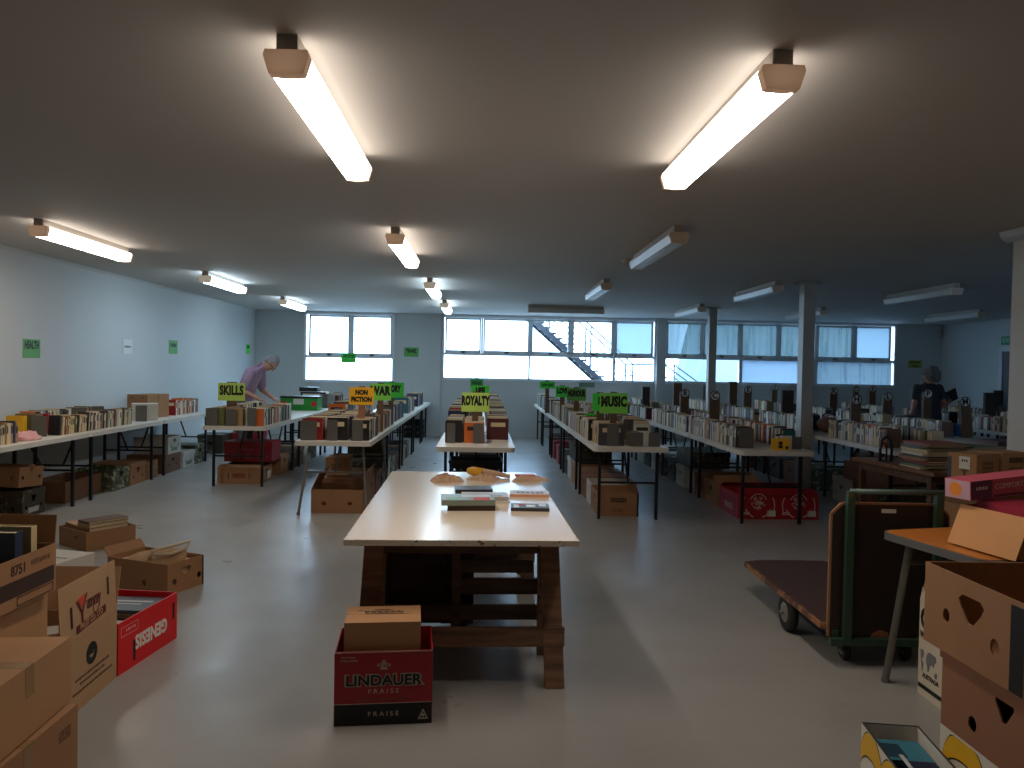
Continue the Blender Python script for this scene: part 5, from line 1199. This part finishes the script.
for s in (-1,1):
    mb.capsule((s*.085,0,.85),.085,(s*.09,.01,.47),.058); mb.capsule((s*.09,.01,.47),.054,(s*.095,-.02,.08),.036); mb.capsule((s*.095,-.05,.04),.033,(s*.105,.12,.032),.03)
remesh(part('body',mb,SKIN,t,True),.009,3)
TS=mat('dark_grey_shirt',(52,58,66),.85,.1,10); mb=MB()
mb.loft([((0,0,.83),(.2,0,0),(0,.15,0)),((0,0,.95),(.195,0,0),(0,.147,0)),((.0,0,1.1),(.178,0,0),(0,.13,0)),((.0,0,1.25),(.188,0,0),(0,.13,0)),((.005,0,1.345),(.165,0,0),(0,.1,0)),((.01,0,1.39),(.075,0,0),(0,.06,0))])
for s,(a,b,c_) in AR.items():
    a=Vector(a); b=Vector(b); mb.capsule(a,.066,a+(b-a)*.5,.064)
remesh(part('shirt',mb,TS,t,True),.011,2)
mb=MB()
for s in (-1,1): mb.capsule((s*.085,0,.87),.1,(s*.09,.01,.47),.074); mb.capsule((s*.09,.01,.47),.07,(s*.095,-.02,.1),.055)
mb.capsule((-.06,0,.88),.11,(.06,0,.88),.11)
remesh(part('trousers',mb,mat('dark_trousers',(44,46,54),.8,.1),t,True),.013,2)
for s in (-1,1):
    mb=MB(); mb.capsule((s*.095,-.06,.045),.043,(s*.107,.14,.04),.038); mb.box(s*.1-.042,s*.1+.042,-.1,.17,0,.02); remesh(part('shoe',mb,mat('dark_shoe',(40,34,32),.5,.1),t,True),.01,2)
rr=random.Random(11); mb=MB(); Ph=lambda x,y,z:HC+RH@Vector((x,y,z))
mb.ellipsoid(Ph(-.03,0,.04),(.105,.1,.1),RH.to_4x4()); mb.ellipsoid(Ph(-.06,0,-.03),(.075,.09,.085),RH.to_4x4())
for i in range(70):
    th=rr.uniform(0,2*PI); ph=rr.uniform(-.7,1.5)
    v=Vector((math.cos(th)*math.cos(ph)*.105-.03,math.sin(th)*math.cos(ph)*.103,math.sin(ph)*.105+.03))
    if v.x>.055 and v.z<.06: continue
    p=Ph(*v); mb.ellipsoid(p,(.024,.024,.024),None,8,6)
remesh(part('hair',mb,mat('curly_grey_hair',(128,124,124),.85,.3,50,bump=.4),t,True,'curly grey hair'),.008,1)
eyes(t,HC,RH,.95,None)
mb=MB(); mb.tube([(-.09,-.135,1.0),(-.1,-.14,1.2),(-.085,-.115,1.33),(-.07,-.03,1.405),(-.06,.06,1.37)],.011,8); part('bag_strap',mb,BLACKM,t,True,'dark bag strap')
t=thing('open_book','dark open book held by the curly haired person','book',(7.02,11.16,1.19),rot=(rad(-62),rad(-22),rad(-18)))
mb=MB()
for s in (-1,1):
    Mx=Matrix.Rotation(rad(-14*s),4,'Y')
    mb.box(min(0,s*.13),max(0,s*.13),-.1,.1,-.004,0,0,Mx)
part('cover',mb,bk('near_black3',(38,40,46)),t)
mb=MB()
for s in (-1,1):
    Mx=Matrix.Rotation(rad(-14*s),4,'Y')
    mb.box(min(s*.002,s*.125),max(s*.002,s*.125),-.096,.096,.0005,.012,0,Mx)
part('pages',mb,PAGES,t)
# ------------------------------------------------------------------ books
BC=[('cream',(206,186,146),13),('tan',(170,136,94),7),('white',(214,210,202),8),('black',(26,24,26),9),('brown',(98,64,44),7),
    ('dark grey',(66,66,70),5),('red',(150,34,32),4),('dark blue',(34,46,86),4),('teal',(40,98,104),2),('orange',(206,104,40),2),('olive',(104,104,62),3),('pale grey',(150,150,150),5),('maroon',(84,28,34),3)]
BM={n:mat('book_cover_'+n.replace(' ','_'),c,.5,.1,20) for n,c,_ in BC}
BCOL={n:c for n,c,_ in BC}
TITLED=mat('title_dark',(40,34,34),.5,.05); TITLEL=mat('title_light',(222,206,160),.5,.05)
BMESH={}
def book_geo(mb,band,M=None,mi=(0,1,2)):
    T,D,H=.03,.13,.2; c=.0018
    mb.box(-T/2,-T/2+c,-D/2,D/2,0,H,mi[0],M); mb.box(T/2-c,T/2,-D/2,D/2,0,H,mi[0],M)
    mb.box(-T/2+c,T/2-c,-D/2,-D/2+c,0,H,mi[0],M)
    mb.box(-T/2+c,T/2-c,-D/2+c,D/2-.004,.003,H-.003,mi[1],M)
    if band: mb.box(-T/2+.005,T/2-.005,-D/2-.0006,-D/2,H*.5,H*.86,mi[2],M); mb.box(-T/2-.0006,-T/2,-D/2+.02,D/2-.02,H*.62,H*.82,mi[2],M); mb.box(T/2,T/2+.0006,-D/2+.02,D/2-.02,H*.62,H*.82,mi[2],M)
def book_mesh(col,band):
    k=(col,band)
    if k not in BMESH:
        mb=MB(); book_geo(mb,band); me=mb.mesh('book_'+col.replace(' ','_'))
        dark=sum(BCOL[col])<330
        for m in (BM[col],PAGES,TITLEL if dark else TITLED): me.materials.append(m)
        BMESH[k]=me
    return BMESH[k]
bpy.context.view_layer.update()
def thing_bounds(o):
    pts=[]; st=[o]
    while st:
        q=st.pop(); st+=list(q.children)
        if q.type=='MESH': pts+=[q.matrix_world@Vector(c) for c in q.bound_box]
    return (min(p.x for p in pts),max(p.x for p in pts),min(p.y for p in pts),max(p.y for p in pts),min(p.z for p in pts),max(p.z for p in pts)) if pts else None
OBST=[]   # what already stands on the tables
for o in list(COL.objects):
    if o.parent is None and o.get('category') and o['category'] not in ('table','lamp','person'):
        q=thing_bounds(o)
        if q and q[4]<1.0 and q[5]>TZ+.002 and q[4]>.5: OBST.append(q)
ALL=[]   # (score, descriptor)
def pick(weights=None):
    w=[(weights or {}).get(n,x*(.45 if weights else 1)) for n,c,x in BC]
    return R.choices([n for n,_,_ in BC],w)[0]
def line(desc,x,face,y0,y1,h=(.17,.21),d=(.11,.14),t=(.016,.036),weights=None,vis=1.0,lean=0.0,first=None,z=TZ,gaps=(),kind='paperback'):
    """books standing in a row along y, spines facing +x or -x (face), spine plane at x"""
    y=y0; k=0
    while y<y1:
        for g0,g1 in gaps:
            if g0<=y<g1: y=g1
        th=R.uniform(*t); hh=R.uniform(*h); dd=R.uniform(*d)
        xa,xb=sorted((x-face*.001,x-face*(d[1]+.015))); hit=True
        while hit:
            hit=False; ye=y+th/math.cos(lean)+hh*math.sin(lean)+.004
            for q in OBST:
                if q[0]<xb and q[1]>xa and q[2]<ye and q[3]>y-.003: y=q[3]+.005; hit=True; break
        if y>=y1: break
        col=(first if (k==0 and first) else pick(weights)); k+=1
        if first and k==1: hh=max(hh,(h[0]+h[1])/2); dd=d[1]
        ln=lean if R.random()<.85 else lean*.4
        off=R.uniform(0,.012)
        cy=y+th/2+hh*math.sin(max(0,-ln))*0
        dist=math.hypot(x,cy)
        cosv=abs(x)/dist if x*face<0 else 0.0
        area=th*hh*cosv+ (.0015*dd if True else 0)
        if k==1: area+=dd*hh*.9
        sc=vis*area/(dist*dist)
        ALL.append((sc,dict(x=x-face*(dd/2+off),y=cy,z=z,face=face,th=th,hh=hh,dd=dd,col=col,band=R.random()<.55,desc=desc,k=k,lean=lean,kind=kind)))
        y+=th/math.cos(lean)+.0015+ (R.uniform(.01,.05) if R.random()<.03 else 0)
P1={'cream':26,'tan':10,'white':8,'black':5,'brown':5}
P2={'dark grey':6,'black':10,'white':8,'dark blue':5,'teal':3,'pale grey':8}
PC={'cream':20,'white':12,'tan':9,'black':7,'brown':6,'pale grey':7}
# left wall tables
line('row left of the pink cloth on the left wall',-4.17,1,6.35,7.0,(.17,.2),weights=P1,kind='paperback')
line('row right of the pink cloth on the left wall',-4.19,1,7.72,9.28,(.17,.2),weights=P1,lean=rad(6))
line('back row on the left wall tables',-4.62,1,8.0,9.2,(.18,.22),(.14,.18),weights=P2,vis=.35)
line('row past the brown carton on the left wall',-4.3,1,10.86,11.7,(.18,.23),(.14,.18),(.02,.05),weights={'red':9,'orange':7,'white':12,'teal':5},kind='book')
# SKILLS
line('left row on the SKILLS table',-3.29,-1,9.27,10.9,(.19,.22),(.15,.19),(.02,.04),vis=.6,first='olive',kind='book')
line('middle row on the SKILLS table',-3.08,-1,9.27,9.5,(.2,.23),(.18,.2),(.02,.04),vis=.6,first='tan',kind='book')
line('right row on the SKILLS table',-2.62,1,9.27,10.6,(.19,.22),(.17,.19),(.02,.04),vis=.9,first='orange',weights={'white':14,'black':14,'pale grey':8},kind='book')
line('right row on the far SKILLS tables',-2.62,1,13.4,14.5,(.19,.24),(.15,.2),(.02,.04),weights=P2,vis=.4,kind='book')
# NON FICTION
line('left row on the NON FICTION table',-1.79,-1,7.67,9.3,(.2,.23),(.17,.2),(.02,.045),first='red',vis=.7,kind='hardback')
line('middle row on the NON FICTION table',-1.55,-1,7.67,9.3,(.21,.23),(.16,.2),(.02,.045),first='black',vis=.6,kind='hardback')
line('aisle row beside the yellow NON FICTION sign',-1.12,1,7.67,8.35,(.19,.22),(.15,.18),(.02,.045),first='black',weights={'white':10,'black':14,'dark grey':9},kind='hardback')
line('aisle row just past the yellow NON FICTION sign',-1.14,1,8.62,9.75,(.17,.21),(.14,.17),(.02,.04),first='tan',weights={'maroon':9,'cream':10,'red':7},kind='hardback')
line('aisle row behind the WAR sign',-1.16,1,10.1,11.4,(.2,.25),(.18,.22),(.02,.05),first='maroon',weights={'dark blue':10,'maroon':8,'white':8},kind='hardback')
line('middle row behind the WAR sign',-1.77,1,10.0,12.5,(.2,.27),(.18,.22),(.02,.05),weights=P2,vis=.3,kind='hardback')
line('aisle row behind the HISTORY sign',-1.16,1,12.2,13.2,(.2,.26),(.18,.24),(.02,.04),first='teal',weights=P2,kind='hardback')
line('aisle row left of the ROYALTY tables, by back wall',-1.18,1,14.3,15.4,(.2,.25),(.17,.22),(.02,.04),first='dark blue',weights=P2,kind='hardback')
# ROYALTY
line('left row on the ROYALTY table',-.36,-1,7.62,8.7,(.2,.23),(.15,.17),(.02,.04),first='black',vis=.8,kind='hardback')
line('middle row on the ROYALTY table',-.18,-1,7.62,8.7,(.17,.21),(.19,.2),(.02,.04),first='orange',vis=.8,kind='hardback')
line('right row on the ROYALTY table',.29,1,8.0,8.75,(.21,.23),(.21,.22),(.02,.045),first='maroon',vis=.8,kind='hardback')
line('left row behind the ROYALTY sign',-.4,-1,9.1,12.4,(.21,.27),(.17,.24),(.02,.04),weights=P2,vis=.5,kind='hardback')
line('right row behind the ROYALTY sign',.3,1,9.1,12.4,(.21,.27),(.17,.24),(.02,.04),weights=P2,vis=.7,kind='hardback')
line('far row on the ROYALTY tables',.28,1,12.8,14.4,(.24,.3),(.2,.24),(.02,.04),weights=P2,vis=.5,kind='hardback')
# MUSIC
line('near left row on the MUSIC table',1.17,-1,7.56,7.95,(.2,.23),(.24,.26),(.02,.04),first='dark grey',kind='book')
line('aisle row behind the wide grey MUSIC bookend',1.14,-1,8.05,9.9,(.18,.23),(.14,.2),(.02,.045),first='black',weights=PC,kind='book',gaps=((8.7,8.85),))
line('aisle row below the HUMOUR sign',1.14,-1,9.95,12.3,(.2,.25),(.15,.2),(.018,.04),first='tan',weights={'cream':15,'olive':6,'black':12,'white':8},kind='book',gaps=((10.9,11.05),))
line('aisle row of the MUSIC tables near the back wall',1.14,-1,12.5,15.6,(.2,.25),(.16,.2),(.02,.05),weights=P2,kind='book',gaps=((13.4,13.6),(14.5,14.7)))
line('right row on the MUSIC tables',1.82,1,8.1,15.5,(.18,.23),(.14,.18),(.02,.04),vis=.2,kind='book')
line('near right row on the MUSIC table',1.47,-1,7.57,7.7,(.13,.15),(.11,.12),(.02,.03),first='pale grey',kind='book')
# row left of the pillars
line('aisle row below the C card',2.56,-1,7.55,9.3,(.19,.22),(.12,.16),(.018,.04),first='dark grey',weights=PC,gaps=((8.55,8.62),))
line('aisle row between the B and C cards',2.55,-1,9.36,11.3,(.18,.21),(.12,.15),(.018,.04),first='black',weights=PC,gaps=((10.2,10.3),))
line('aisle row behind the B card',2.55,-1,11.7,15.8,(.16,.2),(.11,.14),(.02,.04),weights={'black':14,'dark grey':9},gaps=((13,13.3),),vis=.8)
line('inner row left of the pillars',3.2,1,7.6,15.5,(.18,.21),(.12,.14),(.02,.04),vis=.25)
line('short row beside the yellow book by the pillar',2.97,-1,7.42,7.56,(.12,.14),(.1,.11),(.02,.03),first='white')
# D row
line('aisle row below the dark H card',4.22,-1,7.75,9.05,(.18,.22),(.12,.15),(.018,.04),weights=PC,first='brown')
line('aisle row just behind the nearer pillar',4.17,-1,9.75,11.25,(.18,.21),(.12,.15),(.018,.04),weights=PC,first='white')
line('aisle row below the E card',4.17,-1,11.5,13.0,(.18,.21),(.12,.15),(.018,.04),weights={'cream':12,'dark blue':8,'brown':8})
line('aisle row behind the E card',4.17,-1,13.5,15.2,(.18,.21),(.12,.15),(.02,.04),weights=PC)
line('inner row behind the pillars',4.75,1,7.6,11.2,(.18,.21),(.12,.15),(.02,.04),vis=.25)
# E F G rows
line('aisle row around the L card',5.7,-1,9.2,12.0,(.17,.21),(.12,.15),(.02,.04),weights=PC,first='brown',vis=.8,gaps=((10.3,10.6),))
line('aisle row around the K card',5.7,-1,12.4,15.7,(.17,.21),(.12,.15),(.02,.04),weights=PC,vis=.6,gaps=((13.4,13.7),(14.6,15.0)))
line('row on the tables right of the woman',7.24,-1,9.8,12.8,(.17,.22),(.12,.15),(.02,.04),weights=P1,vis=.8,gaps=((11.2,11.5),))
line('far row near the back window and right wall',7.24,-1,13.3,15.0,(.17,.21),(.12,.15),(.02,.04),weights=PC,vis=.5)
line('row on the tables by the right wall',8.77,-1,11.4,14.7,(.17,.21),(.12,.15),(.02,.04),weights=PC,vis=.5,gaps=((12.5,12.8),))
NB=288
ALL.sort(key=lambda a:-a[0])
def book_matrix(b):
    rz=Matrix.Rotation(rad(90)*b['face'],4,'Z')
    # lean about the x axis of the room (towards +y)
    le=Matrix.Rotation(-b['lean'],4,'X')
    S=Matrix.Diagonal((b['th']/.03,b['dd']/.13,b['hh']/.2,1))
    return Matrix.Translation((b['x'],b['y'],b['z']+ (b['th']/2*math.sin(abs(b['lean']))+.0008)))@le@rz@S
counts={}
for sc,b in ALL[:NB]:
    o=bpy.data.objects.new('book',book_mesh(b['col'],b['band'])); COL.objects.link(o)
    o.matrix_world=book_matrix(b)
    tag(o,'%s %s, %s in the %s'%(b['col'],b['kind'],ordw(b['k']),b['desc']),'book','books standing in rows on the tables')
# the rest, farther back or hidden behind others, in one object
mb=MB(); names=[n for n,_,_ in BC]
for sc,b in ALL[NB:]:
    M=book_matrix(b); T,D,H=.03,.13,.2; i=names.index(b['col'])
    mb.box(-T/2,T/2,-D/2,D/2,0,H*.985,i,M); mb.box(-T/2*.85,T/2*.85,-D/2*.95,D/2*.97,H*.985,H*.99,len(names),M)
o=part('far_books',mb,[BM[n] for n in names]+[PAGES])
tag(o,'mass of smaller looking books standing in the farther and inner table rows','books',kind='stuff')
# ------------------------------------------------------------------ light, camera
w=bpy.data.worlds.new('sky'); SC.world=w; w.use_nodes=True
bg=w.node_tree.nodes['Background']; bg.inputs['Color'].default_value=(.54,.77,1.0,1); bg.inputs['Strength'].default_value=9.5
cam=bpy.data.cameras.new('camera'); co=bpy.data.objects.new('camera',cam); COL.objects.link(co)
cam.sensor_width=36; cam.lens=760/1024*36; cam.clip_start=.05; cam.clip_end=300
Rw=Matrix.Rotation(rad(-2.26),3,'Z')@Matrix.Rotation(rad(-1.206),3,'X')
c,s=math.cos(rad(1.1)),math.sin(rad(1.1))
right=Rw@Vector((c,0,s)); up=Rw@Vector((-s,0,c)); fwd=Rw@Vector((0,1,0))
M=Matrix((right,up,-fwd)).transposed().to_4x4(); M.translation=(0,0,1.5); co.matrix_world=M
SC.camera=co
vs=SC.view_settings; vs.view_transform='Standard'; vs.look='None'; vs.gamma=1.0; vs.exposure=0.37; vs.use_curve_mapping=False
SC.cycles.use_denoising=True
SC.cycles.max_bounces=8; SC.cycles.diffuse_bounces=5; SC.cycles.transparent_max_bounces=16
SC.cycles.caustics_reflective=False; SC.cycles.caustics_refractive=False
